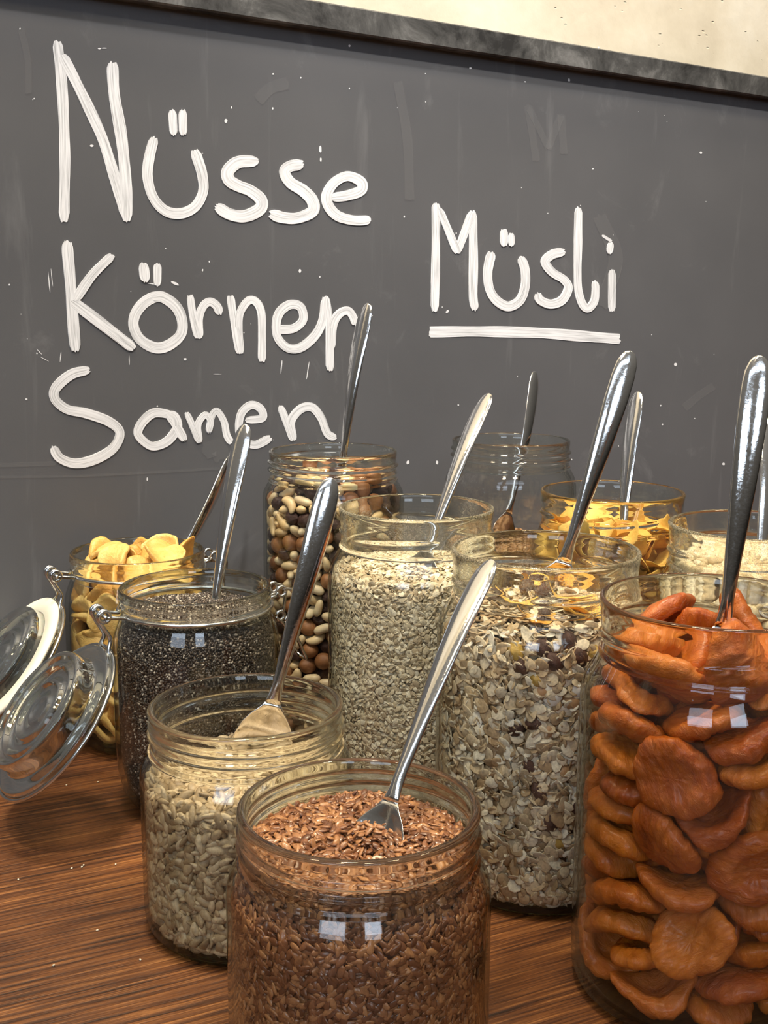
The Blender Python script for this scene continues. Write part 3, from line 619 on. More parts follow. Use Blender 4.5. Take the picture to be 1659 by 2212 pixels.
# ------------------------------------------------------------------ spoons
def spoon_meshes():
    def loft(X, wf, tf, zf, df, nv=12, cap=True):
        V = []; F = []; n2 = 2*nv
        for x in X:
            w_, t_, z_, d_ = wf(x), tf(x), zf(x), df(x)
            for k in range(n2):
                a = 2*PI*k/n2; yy = math.copysign(abs(math.cos(a))**0.8, math.cos(a)); zz = math.sin(a)
                V.append((x, yy*w_/2, z_-d_*(1-yy*yy)+zz*t_/2+(0.28*t_*(1-yy*yy) if d_ == 0 else 0)))
        for i in range(len(X)-1):
            for k in range(n2): a = i*n2+k; b = i*n2+(k+1) % n2; F.append((a, b, b+n2, a+n2))
        F.append(tuple(reversed(range(n2)))); F.append(tuple((len(X)-1)*n2+k for k in range(n2))); return V, F
    wi = lambda x: float(np.interp(x, [0, 4, 12, 30, 60, 90, 104, 111, 115, 117.2, 118], [8.5, 6.6, 5.6, 7.2, 10.6, 12.8, 12.6, 11.2, 8.4, 5.2, 1.5]))
    ti = lambda x: float(np.interp(x, [0, 10, 30, 70, 112, 118], [2.0, 3.2, 2.9, 2.3, 2.0, 1.0]))
    zi = lambda x: 3.2*math.sin(PI*min(1, max(0, x)/118))-0.5*math.sin(2*PI*x/118)
    X = [118*k/48 for k in range(47)]+[115.4, 116.6, 117.4, 118]
    hv = loft(X, wi, ti, zi, lambda x: 0)
    wb = lambda x: float(np.interp(-x, [0, 3, 7, 12, 20, 30, 38, 44, 48, 50.3, 51], [8.5, 12, 19.5, 26, 31.5, 32.5, 29.5, 23.5, 16, 8, 2]))
    db = lambda x: float(np.interp(-x, [0, 8, 25, 42, 51], [0.01, 3.0, 7.2, 4.0, 0.01])); tb = lambda x: 1.5
    X = [-51, -50.6, -50]+[-49+49*k/26 for k in range(27)]
    bv = loft(X, wb, lambda x: float(np.interp(-x, [0, 6, 51], [2.0, 1.4, 1.2])), lambda x: 0, db, 14)
    return mk_mesh('handle', *hv, STEEL), mk_mesh('bowl', *bv, STEEL)
HM, BM = spoon_meshes()
SPOONS = {'flax': ([0.7, 410.2, 100.7], [46.6, 474.0, 188.8], -38, 'steel spoon stuck in the brown flax seeds'), 'sun': ([-55.8, 542.6, 98.5], [-26.6, 562.0, 211.2], 5, 'steel spoon standing in the sunflower kernel jar'),
 'chia': ([-103.9, 666.7, 112.4], [-86.7, 700.0, 224.3], -25, 'steel spoon stuck in the dark chia seeds'), 'ban': ([-156.1, 752.1, 99.9], [-111.6, 815.0, 189.3], 55, 'thin-looking steel spoon leaning in the banana chip jar'),
 'oats': ([27.0, 687.1, 145.1], [68.7, 742.0, 240.9], -35, 'steel spoon leaning in the fine oat flakes'), 'emp': ([95.3, 846.4, 142.2], [119.1, 895.0, 247.1], 50, 'steel spoon standing in the almost empty jar'),
 'mue': ([96.6, 587.6, 162.5], [131.3, 606.0, 273.7], 8, 'long steel spoon leaning in the muesli jar'), 'corn': ([162.1, 750.1, 127.7], [176.4, 785.0, 239.5], -35, 'dark-reflecting steel spoon in the cornflake jar'),
 'apr': ([146.9, 469.3, 160.5], [161.5, 488.0, 276.1], 5, 'bluish gleaming steel spoon standing in the dried apricots'), 'roat': ([212.6, 624.2, 126.7], [231.9, 672.0, 232.9], 30, 'steel spoon in the puffed oats, cut by the frame'),
 'nuts': ([-30.1, 795.3, 184.0], [-12.0, 812.0, 299.4], -35, 'steel spoon standing in the mixed nuts, its tip at the word Körner')}
for k, (J, T, ph, lab) in SPOONS.items():
    J = Vector(J); T = Vector(T); x = (T-J).normalized(); sf = 0.95 if k == 'flax' else 1.0; J = T-x*118*sf; n = Vector((0, 0, 295))-J; n = (n-n.dot(x)*x).normalized(); n.rotate(Matrix.Rotation(math.radians(ph), 3, x)); y = n.cross(x)
    r = empty('spoon'); M = (Matrix((x, y, n)).transposed()*sf).to_4x4(); M.translation = J*MM; r.matrix_world = M
    tag(r, lab, 'spoon', 'steel spoons standing in the jars'); ob('handle', HM, r); ob('bowl', BM, r)

# settled poses of the countable pieces, 8 numbers each: kind, variant, x, y, z in 0.1 mm, rotation as three quaternion parts in 1/1000
POSES_APRICOT = [
0,5,2,-284,116,-721,692,-6, 0,7,244,81,131,-54,-994,-13, 0,5,1,234,108,2,-12,-818, 0,4,79,243,294,-306,851,-39, 0,2,-116,-19,176,177,-396,-198,
0,6,288,-222,119,595,-803,32, 0,6,307,223,198,928,128,-227, 0,6,-133,428,208,-753,-137,78, 0,5,90,-364,239,-20,994,-104, 0,7,358,-89,233,612,790,-21,
0,1,196,416,213,-727,74,-223, 0,0,-239,-282,140,-33,-122,-70, 0,3,193,-294,363,836,-541,77, 0,0,325,265,390,-581,-526,-596, 0,6,-310,267,193,396,-429,765,
0,0,-380,31,160,159,166,-365, 0,1,-275,-209,263,-62,-146,-859, 0,2,-55,262,298,444,-199,-799, 0,5,254,-279,488,927,368,-19, 0,7,-210,366,469,295,522,-678,
0,7,-334,-128,360,-132,-41,-410, 0,2,27,448,435,699,-173,0, 0,5,-169,91,308,327,-224,-596, 0,7,377,-20,367,80,-155,-828, 0,6,-329,145,387,-100,-52,843,
0,7,355,26,509,-184,950,-109, 0,1,334,320,767,-691,189,-362, 0,0,-58,-278,387,-137,-180,949, 0,2,84,-62,283,-468,-783,102, 0,7,-37,259,532,-46,347,-937,
0,2,118,-9,467,168,561,447, 0,7,235,154,657,-231,-286,926, 0,2,291,252,553,131,-166,-406, 0,2,-137,-401,442,350,378,-852, 0,5,57,405,684,900,-128,-38,
0,2,-72,-63,477,-3,148,848, 0,7,-338,131,518,874,475,39, 0,4,-176,-312,629,997,-11,-41, 0,6,336,-121,602,178,-130,-290, 0,5,-348,-163,518,831,-524,40,
0,6,371,67,795,-824,-477,-223, 0,4,-77,134,619,-497,827,252, 0,3,149,-328,608,-19,-156,586, 0,1,-183,324,834,-525,-720,139, 0,3,-363,16,647,114,34,-569,
0,0,-78,-108,670,977,59,-176, 0,1,456,49,1014,452,-470,-451, 0,3,-309,310,713,594,-7,465, 0,1,117,457,881,482,-494,353, 0,3,-358,-78,763,62,44,-372,
0,7,72,158,763,184,-239,608, 0,0,-366,164,923,505,-544,-654, 0,4,79,-446,784,704,43,-16, 0,4,391,-192,832,305,-530,-670, 0,5,152,-147,729,853,510,-56,
0,4,-189,154,1011,-687,515,-439, 0,2,-9,280,925,766,575,-75, 0,4,-59,-3,826,-664,-720,-110, 0,3,194,-345,960,681,395,-249, 0,7,184,-64,869,-977,198,54,
0,2,-250,-341,827,-172,455,289, 0,2,244,181,933,696,-701,88, 0,3,-27,-230,873,197,95,-530, 0,6,-324,-144,1001,-892,-449,1, 0,2,-346,-96,896,-293,-953,-49,
0,2,318,263,1103,-776,364,-412, 0,3,-240,-390,1142,-482,538,229, 0,0,-73,-360,978,-165,-226,933, 0,2,-46,-30,1017,-941,242,-236, 0,5,-367,-76,1120,-743,-666,58,
0,3,277,-12,1061,-887,-284,-223, 0,0,381,-178,1214,-918,133,368, 0,5,-96,-141,1126,705,692,87, 0,3,326,124,1332,472,533,-677, 0,6,187,296,1102,-554,586,-416,
0,2,-323,199,1140,-114,96,534, 0,3,-97,-88,1250,151,-175,-318, 0,1,189,-34,1240,206,580,-669, 0,6,-16,374,1033,70,-131,-498, 0,5,-360,-140,1255,-235,121,-610,
0,0,218,-204,1047,250,606,-748, 0,5,109,-358,1180,-47,-114,296, 0,1,19,363,1149,154,-60,-908, 0,4,-329,-94,1371,68,301,448, 0,0,330,-57,1464,-297,-271,847,
0,1,-320,199,1248,-75,123,310, 0,3,47,-362,1303,228,960,-29, 0,1,-122,-322,1357,523,826,56, 0,4,-42,359,1248,120,-152,-229, 0,2,260,323,1342,213,387,883,
0,2,209,242,1588,-29,489,-12, 0,5,-241,-218,1500,-309,186,-368, 0,0,3,-349,1617,-485,675,557, 0,2,-262,261,1330,-155,-8,-716, 0,0,171,-229,1438,823,508,-233,
0,1,-1,310,1370,-822,552,-13, 0,2,12,-97,1489,328,-402,-685, 0,1,-122,-11,1457,252,826,139, 0,6,-293,42,1528,-146,292,832, 0,1,231,-174,1585,-104,-143,750,
0,1,-195,269,1456,-95,232,852, 0,2,28,273,1536,-193,263,632, 0,1,-136,326,1599,888,37,248,
]
POSES_CHIP = [
1,4,-16,-288,90,-79,-91,-900, 1,5,227,128,102,266,943,192, 1,3,255,276,143,393,179,-827, 1,3,346,220,274,563,594,571, 1,1,-287,169,118,266,-81,896,
1,4,273,47,151,-433,811,390, 1,5,329,45,222,69,428,-692, 1,5,106,126,122,-686,683,-72, 1,4,-234,-118,82,-31,46,-116, 1,5,190,-88,125,232,215,-498,
1,0,150,356,212,-839,-176,-418, 1,0,-212,-241,152,-144,-79,-937, 1,2,-49,-182,447,-662,-406,483, 1,0,-21,-340,287,-292,267,586, 1,5,-123,147,113,-43,151,-916,
1,0,-125,-308,202,12,238,389, 1,1,208,-9,306,249,-357,894, 1,2,-53,296,101,134,-93,689, 1,4,351,190,432,513,74,-848, 1,5,-38,-92,106,853,-494,-24,
1,5,51,-413,249,-16,-637,-770, 1,1,149,145,240,-121,-257,-165, 1,4,-276,-73,144,875,447,-94, 1,5,368,-136,189,-498,642,-486, 1,4,-41,-118,200,-122,201,927,
1,5,95,-267,133,-138,167,-361, 1,0,84,172,274,324,906,-158, 1,0,-379,-179,293,262,-685,89, 1,1,-118,25,310,-451,62,814, 1,5,-48,100,152,62,-143,986,
1,1,-26,-48,234,-230,71,551, 1,5,169,-240,163,146,205,704, 1,2,143,-414,476,-684,-162,73, 1,2,190,-233,213,960,-194,-173, 1,3,59,366,254,-830,-80,-350,
1,1,-290,-15,190,-164,17,261, 1,5,-18,27,274,949,-44,153, 1,3,-105,-267,306,960,-68,92, 1,4,217,-21,373,-725,-570,-6, 1,4,84,15,455,680,404,152,
1,5,345,-75,288,436,-472,-716, 1,3,-138,252,195,-113,-169,-480, 1,2,33,-183,401,540,214,628, 1,1,-159,205,297,8,217,921, 1,2,-358,-151,386,695,-521,-140,
1,0,-237,-362,396,407,-571,279, 1,1,428,2,377,-588,-427,542, 1,2,-268,340,306,-733,171,522, 1,1,173,401,474,-487,526,325, 1,2,-205,-198,348,-809,206,-544,
1,5,163,-229,291,541,-797,-140, 1,0,-320,50,235,-140,-58,-376, 1,3,-34,-346,483,230,314,-223, 1,3,322,-270,345,781,14,530, 1,3,-189,-221,497,335,-149,-877,
1,3,269,24,464,-152,343,-904, 1,2,-288,134,265,600,782,-122, 1,3,-97,-147,430,412,571,244, 1,2,161,-255,359,902,-329,-267, 1,5,182,157,434,824,102,129,
1,1,-333,70,393,223,293,917, 1,1,178,-202,417,846,-478,-207, 1,2,36,53,493,716,361,354, 1,4,-65,305,283,70,436,756, 1,1,-344,-70,404,-223,-884,318,
1,1,-243,167,383,882,-428,-8, 1,2,123,-379,559,49,753,-617, 1,0,270,-203,463,813,563,-124, 1,2,36,-226,551,919,-288,-242, 1,4,183,232,425,-495,-291,-244,
1,2,-87,-432,620,501,493,-591, 1,0,132,81,711,616,-277,723, 1,3,-227,-253,543,345,897,65, 1,2,292,-152,510,981,168,-44, 1,4,-134,-17,498,-386,722,-573,
1,1,-238,195,440,770,615,-145, 1,2,-249,-225,606,-506,845,-52, 1,0,271,219,735,731,16,600, 1,4,-13,253,371,-404,-109,-764, 1,4,-354,-39,516,-229,102,-556,
1,0,259,-314,658,533,561,-313, 1,4,-89,66,516,11,-571,-759, 1,0,-62,371,418,737,-506,421, 1,3,-334,27,558,99,231,742, 1,0,57,220,500,-239,326,874,
1,0,-318,92,608,793,-540,-127, 1,2,-56,-389,734,-426,288,309, 1,0,-296,-316,731,75,693,552, 1,3,296,82,584,246,382,-153, 1,1,163,328,437,105,730,668,
1,2,-122,422,522,-423,-563,-423, 1,3,-419,66,934,346,679,284, 1,0,72,-203,602,642,-699,-168, 1,1,-210,248,494,-151,-14,53, 1,0,48,-298,751,-66,-867,342,
1,1,137,-121,616,-58,300,208, 1,0,-220,-85,669,-113,115,830, 1,1,62,328,581,120,-10,-799, 1,0,-246,41,744,878,435,-83, 1,5,-76,96,621,-428,-38,350,
1,4,310,-231,763,-572,-147,332, 1,1,306,-132,588,-205,120,-496, 1,0,-214,-102,745,-113,-140,-322, 1,2,334,91,649,394,-190,899, 1,0,-179,254,564,-59,161,974,
1,1,3,307,634,42,-14,-893, 1,1,-256,220,634,952,-267,22, 1,2,161,-128,694,-174,-16,-939, 1,5,-184,276,688,8,87,849, 1,4,-88,-305,767,-294,-690,660,
1,0,-332,265,834,588,-317,724, 1,2,171,-121,746,-196,63,-718, 1,4,236,238,594,-725,-648,103, 1,4,-245,-281,770,-619,123,-348, 1,0,385,-43,611,-904,-187,368,
1,0,64,230,692,-265,-960,-65, 1,2,-384,-69,762,411,-606,-248, 1,5,-100,330,727,654,-747,79, 1,2,-31,-416,914,-274,561,622, 1,1,-47,81,804,-504,-98,682,
1,3,90,411,793,56,788,605, 1,1,-81,280,817,-151,43,972, 1,3,-194,94,796,547,-811,200, 1,2,-424,-98,728,-514,485,-390, 1,4,380,15,734,481,116,868,
1,4,118,272,774,116,-949,-291, 1,4,107,-244,888,344,260,894, 1,0,88,-312,846,819,-344,-226, 1,3,254,-72,767,-170,135,-588, 1,1,384,-2,912,-721,-357,590,
1,2,138,305,986,-945,-285,-131, 1,5,-334,173,804,-552,408,722, 1,4,-129,393,893,-116,-582,-769, 1,4,139,-199,915,272,320,841, 1,0,162,287,854,-360,911,194,
1,1,-115,231,872,228,955,91, 1,0,408,132,813,-492,-476,669, 1,5,147,236,905,-484,-853,-177, 1,2,-294,212,964,305,302,138, 1,4,228,-346,929,401,440,-86,
1,1,-106,146,934,65,16,-699, 1,0,-193,-83,968,-98,85,989, 1,2,-60,424,1008,374,-665,608, 1,3,-300,-195,886,98,333,761, 1,2,-118,-132,906,-90,-402,144,
1,3,266,-152,876,-226,186,22, 1,1,121,310,1076,184,-367,361, 1,4,-8,-63,1052,117,-3,109, 1,5,-132,-371,997,773,-273,162, 1,2,242,141,892,-819,132,368,
1,5,-277,8,878,-65,-134,-940, 1,1,305,-137,925,955,50,-191, 1,2,216,14,1113,-863,-340,278, 1,4,230,77,934,-730,-270,121, 1,3,-246,35,992,-104,106,852,
1,3,17,162,1130,18,648,709, 1,5,-114,260,1018,-969,227,100, 1,4,201,2,947,-79,-783,-508, 1,5,-261,116,1043,-147,63,-306, 1,3,255,-131,1018,54,203,868,
1,3,-1,99,1082,-288,-660,-675, 1,3,342,-40,1078,39,280,-247, 1,2,-90,246,1211,-60,556,690, 1,4,331,211,1025,306,354,776, 1,1,-222,230,1088,988,-142,-43,
1,3,-282,-235,976,-115,340,446, 1,3,262,-124,1158,261,-281,888, 1,2,-200,122,1160,-570,-780,-250, 1,1,68,-300,1028,770,560,303, 1,0,-288,1,1191,-66,-147,810,
1,1,-334,-40,1072,-572,732,96, 1,4,-120,-46,1138,-866,-387,-272, 1,5,31,-36,1120,34,978,206, 1,1,74,9,1236,-614,767,148, 1,0,37,-236,1107,-5,-282,500,
1,0,-70,-98,1208,234,-322,360, 1,4,-151,-311,1061,-161,495,634, 1,5,-312,218,1234,-599,187,713, 1,4,-23,329,1252,-736,252,83, 1,3,-332,-190,1138,-160,674,209,
1,2,116,204,1062,66,-416,652, 1,0,40,-194,1222,-235,900,350, 1,0,83,226,1224,629,218,-517, 1,4,-151,-213,1168,732,-212,-275, 1,5,333,167,1135,-257,332,-320,
1,2,282,-312,1062,378,-676,-617, 1,0,136,21,1309,-965,-169,-39, 1,1,-204,-237,1129,-491,345,-53, 1,0,332,95,1257,509,127,801, 1,3,234,-215,1179,-712,530,448,
1,4,151,162,1317,-97,-623,768, 1,1,-204,86,1326,999,-6,42, 1,0,43,-368,1149,-521,-753,-290, 1,2,-26,358,1173,213,-548,711, 1,4,199,-81,1328,-83,206,-942,
1,1,-211,72,1265,-58,-40,-408, 1,4,-123,-123,1307,-445,718,247,
]
POSES_NUT = [
4,0,-294,-270,113,692,172,3, 5,1,-206,-316,57,-386,569,-710, 4,0,188,-353,101,18,-728,423, 2,3,268,-259,65,-620,-398,-669, 2,2,291,239,59,-331,640,-692,
2,1,260,352,164,-313,114,899, 2,1,-379,-45,63,-655,-213,224, 2,2,114,353,61,680,211,596, 5,1,-294,263,63,735,-152,-74, 5,1,-365,73,57,-209,-655,-724,
3,0,-219,328,83,713,-361,601, 2,3,-128,373,70,-269,-737,619, 3,0,-395,22,123,-491,-523,535, 2,3,-283,-240,225,-955,203,186, 5,1,-178,-349,114,741,48,209,
2,0,-2,-395,87,-558,-214,-650, 2,0,299,-304,88,401,-640,108, 2,2,382,-4,61,-718,-14,295, 3,0,407,-36,134,-307,-678,214, 2,1,230,323,72,390,-742,-35,
5,1,368,122,59,26,-700,-681, 5,1,238,278,146,-94,35,812, 2,3,-348,250,111,552,-739,184, 2,1,-78,395,130,-637,-129,226, 2,0,-309,198,107,-307,315,274,
2,2,-333,-165,60,-542,-490,-83, 3,1,-228,-358,162,-44,398,-678, 3,2,-90,-375,74,-599,-414,236, 5,1,263,-298,148,428,541,304, 3,1,381,-105,80,523,211,800,
5,1,-264,317,143,-425,-782,268, 3,2,-409,-74,123,-173,-489,-855, 3,1,-293,-315,215,914,-392,97, 5,1,-66,-391,142,724,-160,432, 2,1,151,-409,163,393,194,889,
3,0,80,-383,76,607,-318,-30, 4,0,405,32,212,538,-508,-637, 2,3,329,172,120,-627,352,606, 2,3,-242,282,227,566,45,-690, 2,0,-29,368,59,387,590,382,
5,0,-420,108,111,-758,-439,-406, 4,0,-368,-175,142,86,543,-222, 5,0,-239,-335,262,-324,-410,-748, 5,1,36,-407,142,221,-526,-772, 5,0,85,-388,166,254,-436,652,
4,0,318,-249,216,-657,-251,-105, 3,3,394,-110,170,-696,17,-715, 4,0,352,-192,119,917,-291,205, 2,2,-389,108,261,-272,539,-153, 4,0,-166,372,153,-478,-387,363,
2,0,-122,386,225,324,-666,672, 2,2,-30,431,116,678,715,-148, 3,3,-360,174,148,-121,612,-717, 2,0,-422,-124,201,-849,-103,133, 2,1,-357,-106,199,-124,905,406,
3,3,-136,-392,176,-660,31,-180, 3,3,206,-334,198,-355,732,-444, 5,0,369,-155,220,225,-457,-847, 3,3,407,50,111,696,-440,566, 3,3,313,275,124,-294,-151,911,
3,3,417,-94,278,574,769,-281, 5,0,45,399,93,-254,-465,755, 2,3,-405,164,208,538,-544,226, 5,1,-286,291,187,95,-498,-860, 3,2,-385,69,198,-905,-208,352,
3,2,-362,-217,243,-476,215,-852, 3,3,-174,-355,242,382,593,-672, 5,0,15,-399,208,-42,-794,552, 5,1,370,-173,273,847,142,222, 2,1,390,111,161,205,748,289,
4,0,-357,199,293,186,846,335, 4,0,-405,-27,231,264,599,698, 2,3,-185,-393,308,-241,674,-458, 4,0,-79,-397,259,-604,-251,-30, 3,1,263,-328,260,-55,-419,-101,
2,0,401,-56,217,-22,726,18, 4,0,334,-228,330,320,673,328, 3,0,381,167,206,-418,-405,803, 2,3,-350,261,214,332,-910,140, 4,0,119,386,145,376,-732,-567,
2,1,273,-296,331,-355,575,-665, 3,0,413,55,425,-588,169,-417, 2,0,365,-47,311,58,-68,508, 4,0,-400,50,472,791,-352,-435, 5,1,-398,137,345,-58,-902,374,
2,2,-321,183,210,372,-504,302, 2,1,-401,51,284,625,-184,-730, 3,3,-388,-141,282,-320,581,-262, 2,0,-164,-331,312,656,296,328, 2,0,21,-440,255,293,-308,-653,
3,1,394,120,279,-677,377,-428, 5,1,194,351,120,-901,-302,-173, 2,1,-406,-2,319,-630,-398,645, 3,2,-288,274,313,567,-24,710, 2,3,-398,-73,318,524,-181,-577,
2,2,-287,-284,312,-616,-130,-338, 4,0,-15,-406,355,234,774,574, 2,1,126,-384,224,-816,28,20, 5,0,268,-288,387,556,399,599, 2,0,396,163,98,532,-555,601,
4,0,384,-130,372,-863,205,461, 4,0,409,25,328,434,363,-136, 3,0,420,-42,410,372,823,-169, 3,0,193,327,238,65,23,-6, 4,0,-110,387,310,-493,-191,-333,
3,2,-202,370,252,567,-122,-815, 3,0,-370,-142,363,-493,488,-560, 2,0,-246,-318,340,-676,76,-151, 2,0,-102,-390,344,-610,-237,-269, 3,1,64,-386,278,99,-435,773,
3,0,378,116,367,-659,256,-573, 2,3,87,365,230,155,605,90, 2,2,-250,317,278,568,14,737, 3,0,-397,149,432,-160,-747,612, 3,1,-356,-230,329,48,-712,-623,
2,3,-269,-306,394,349,436,707, 2,2,-94,-393,411,105,859,-494, 3,1,173,-358,274,-434,638,-629, 3,1,231,-359,352,109,110,538, 2,2,341,218,168,-284,-424,640,
3,1,-310,-237,396,-408,-320,627, 4,0,-179,-360,395,655,-395,-394, 5,1,130,-390,329,254,-552,-696, 2,0,354,-102,449,-846,45,-41, 2,0,308,314,268,-28,890,-303,
2,0,319,270,200,646,433,487, 2,0,-249,364,323,192,-712,225, 3,2,-60,411,206,-706,-374,7, 2,3,-437,-2,400,262,142,-510, 3,3,-378,72,375,745,-1,-156,
3,2,-376,-174,438,433,-546,-477, 4,0,-304,-276,489,-225,-579,-35, 5,0,-258,-357,466,218,335,-12, 2,1,70,-432,390,648,760,-19, 2,1,163,-370,373,144,630,-616,
3,1,319,213,256,582,276,-163, 4,0,335,-218,444,579,87,-185, 3,0,216,368,322,-954,197,-169, 4,0,5,403,289,175,-760,-582, 4,0,-328,235,398,0,-746,-630,
5,1,-253,-307,552,794,13,-51, 5,0,37,-385,450,-823,-249,391, 2,2,111,-388,406,547,-246,741, 2,0,232,-286,483,-104,705,373, 2,0,416,-144,459,257,-578,580,
5,1,315,259,313,513,610,405, 3,0,-239,308,387,-192,401,-601, 5,0,9,393,163,-769,-10,-447, 2,2,-403,-42,519,-643,326,-256, 5,0,-389,-62,384,454,221,345,
3,1,-407,-66,589,-628,-286,716, 3,2,-403,-86,460,-591,207,-632, 5,0,-294,-283,596,362,338,855, 2,0,121,-387,480,739,236,-37, 3,0,176,-356,445,2,-705,-510,
3,3,274,-329,445,332,-781,120, 3,0,370,186,412,-523,-462,695, 5,0,381,111,464,216,667,685, 5,0,-189,350,358,-554,-48,-60, 2,1,96,392,297,548,404,-486,
3,0,-46,-379,492,66,-716,-163, 5,0,216,-384,525,-166,837,199, 3,3,370,-189,532,-647,-47,618, 2,0,278,341,227,832,401,136, 4,0,23,-400,766,839,266,160,
5,1,74,435,230,-61,635,-235, 5,0,-303,299,463,511,627,587, 3,2,-348,171,504,-644,140,278, 3,0,-378,-118,535,336,-616,-184, 2,3,-22,-437,443,-20,-745,-17,
4,0,396,-90,526,-663,-502,201, 4,0,-175,367,458,-872,1,374, 2,2,-259,264,470,-660,-343,-621, 5,1,-32,410,367,523,-160,640, 3,0,-393,-159,610,248,668,-629,
5,1,-366,-182,504,-658,413,-571, 4,0,-161,-368,549,196,-597,302, 5,0,66,-418,526,493,-521,-365, 3,3,300,-250,537,-21,-508,-836, 4,0,402,27,521,-184,453,-236,
5,0,46,-400,581,-340,-826,-352, 3,2,288,-317,592,32,-789,372, 3,3,319,273,454,-4,776,630, 2,1,242,284,284,-222,-108,458, 2,2,-350,147,577,271,726,561,
4,0,72,396,386,-330,-786,-486, 5,1,-365,36,560,-376,-677,-564, 5,1,-442,13,567,-198,144,481, 3,1,-333,-220,572,75,-678,381, 2,1,-134,-415,470,-576,-492,385,
4,0,-54,-407,592,308,459,35, 5,1,213,-323,541,-299,-596,565, 2,1,378,-144,597,-578,-298,474, 3,0,367,190,328,-213,-622,405, 2,1,282,242,605,-302,675,-624,
2,1,177,400,237,-84,-24,918, 3,2,-57,407,490,-604,-244,-220, 4,0,-306,260,554,577,444,587, 3,1,-395,-2,647,-318,-629,658, 3,0,-246,-350,618,-722,90,632,
3,3,-39,-379,688,-834,304,-415, 3,2,115,-382,584,-742,71,150, 4,0,356,196,524,398,580,-710, 3,1,276,323,372,-30,-60,151, 5,1,221,-322,1018,57,-372,902,
2,0,141,380,335,539,-493,386, 2,3,-239,326,520,568,335,393, 2,0,-430,93,573,-970,-238,32, 3,1,-367,-98,672,297,-384,802, 4,0,-146,-379,663,682,146,68,
3,1,60,-408,669,-136,-697,-556, 3,3,201,-374,610,-799,-386,-349, 3,1,241,-316,666,-638,-176,396, 3,0,310,243,379,-516,546,-397, 2,1,-132,-390,937,-354,333,116,
5,1,16,407,451,191,573,723, 3,1,-119,394,541,749,-104,364, 2,2,-413,150,529,-189,-213,-934, 5,1,-395,-196,694,405,549,-295, 5,0,-333,-223,644,-699,-112,-329,
5,1,-195,327,584,-660,86,-625, 3,1,-93,399,411,311,652,-599, 4,0,-351,204,646,-656,-439,540, 4,0,-405,-35,742,-628,93,-592, 3,0,-238,-301,685,-824,-340,219,
5,1,-104,-408,751,-370,425,-307, 3,2,140,-359,669,74,455,786, 4,0,403,-32,626,-838,22,459, 3,2,405,73,610,329,624,452, 3,2,220,312,458,-546,-45,754,
2,3,380,-137,660,-619,-320,194, 3,0,272,269,530,-91,-811,-128, 5,1,-199,394,611,-260,722,40, 5,1,74,402,504,-480,9,244, 3,2,-383,158,729,497,388,697,
3,2,-380,-63,838,91,824,-558, 3,2,-309,-270,721,116,544,718, 2,0,-215,-385,719,-442,-853,6, 5,1,138,-388,730,330,-590,-606, 4,0,337,-219,630,540,-378,686,
3,3,-411,122,802,-382,-294,-740, 3,1,-378,105,652,-140,-607,-398, 2,0,-335,-180,714,790,80,454, 2,0,-143,-340,739,419,-647,-537, 2,0,119,-350,783,526,713,385,
3,3,308,-277,709,222,-665,-647, 2,1,419,-123,709,490,-106,-135, 2,0,273,346,495,-287,595,-649, 4,0,-79,394,839,-385,651,-568, 2,1,136,380,450,724,-49,-74,
4,0,366,167,637,398,-757,238, 2,1,214,382,430,-246,148,956, 2,2,-202,390,872,592,-364,-414, 3,1,173,349,607,428,-763,-485, 2,1,-252,296,634,713,260,-358,
3,3,-420,65,714,4,-889,455, 3,2,-356,-230,780,154,224,-908, 4,0,-155,-373,820,-655,355,-388, 2,3,102,-422,813,-816,381,-309, 5,0,347,-199,715,-353,-418,565,
2,1,368,-57,714,677,-71,-123, 3,3,243,346,561,-807,-355,324, 5,1,343,278,604,-650,434,606, 2,3,165,369,392,-611,294,376, 2,0,-360,82,766,342,678,-630,
2,0,-276,343,587,302,-352,-86, 5,0,-416,-147,862,450,-196,637, 3,1,-286,-271,806,-509,-390,-646, 2,3,-53,-432,827,272,-803,-254, 5,1,248,-364,748,437,261,-861,
3,2,308,-233,834,-399,-726,-525, 3,1,160,379,518,436,-590,598, 3,1,-97,372,620,282,-415,-542, 3,0,-302,298,688,282,355,840, 5,0,-407,-65,902,132,-675,-602,
5,1,-375,-134,772,-484,-334,586, 3,3,-71,-385,883,-207,-634,587, 2,3,207,-309,759,10,199,454, 2,1,357,-249,765,54,-600,643, 2,1,419,125,536,-125,959,-241,
3,1,349,239,793,-239,550,-741, 4,0,-10,408,662,294,-453,-817, 3,0,-338,240,739,428,-568,-472, 4,0,-186,358,698,-680,542,468, 3,2,-410,30,819,-689,-230,655,
3,0,-348,-157,839,-122,285,718, 3,1,-235,-336,772,-480,-537,-688, 4,0,179,-362,845,154,544,-805, 2,3,281,-290,777,232,625,-584, 5,0,403,71,680,6,-626,714,
4,0,-378,137,906,1,-771,54, 3,2,-333,-262,883,235,266,-669, 5,0,-170,-359,903,-204,-688,502, 2,1,181,-397,930,-586,311,-406, 2,2,342,-140,849,343,-408,409,
4,0,380,144,751,-339,648,-591, 4,0,400,26,776,-783,395,-181, 3,1,-11,412,560,238,-580,584, 3,3,101,412,647,860,365,188, 2,0,-259,356,761,-312,-703,578,
2,0,290,333,648,489,-173,805, 3,1,415,-14,866,-527,563,-185, 2,0,-195,396,816,-732,-168,-643, 5,0,-95,394,693,-207,-854,-358, 3,3,-332,187,812,-864,-192,-403,
2,2,-354,-197,920,503,-42,-824, 3,0,-234,-319,858,442,545,-712, 3,1,86,-382,885,-272,431,-860, 2,2,257,-312,840,-458,-323,-284, 2,2,438,-25,714,-824,-290,-158,
3,1,421,-80,808,433,286,-669, 4,0,376,144,865,-164,-645,734, 5,0,-241,276,948,26,-649,443, 5,0,-119,398,763,318,708,594, 3,0,-394,33,905,-375,498,-666,
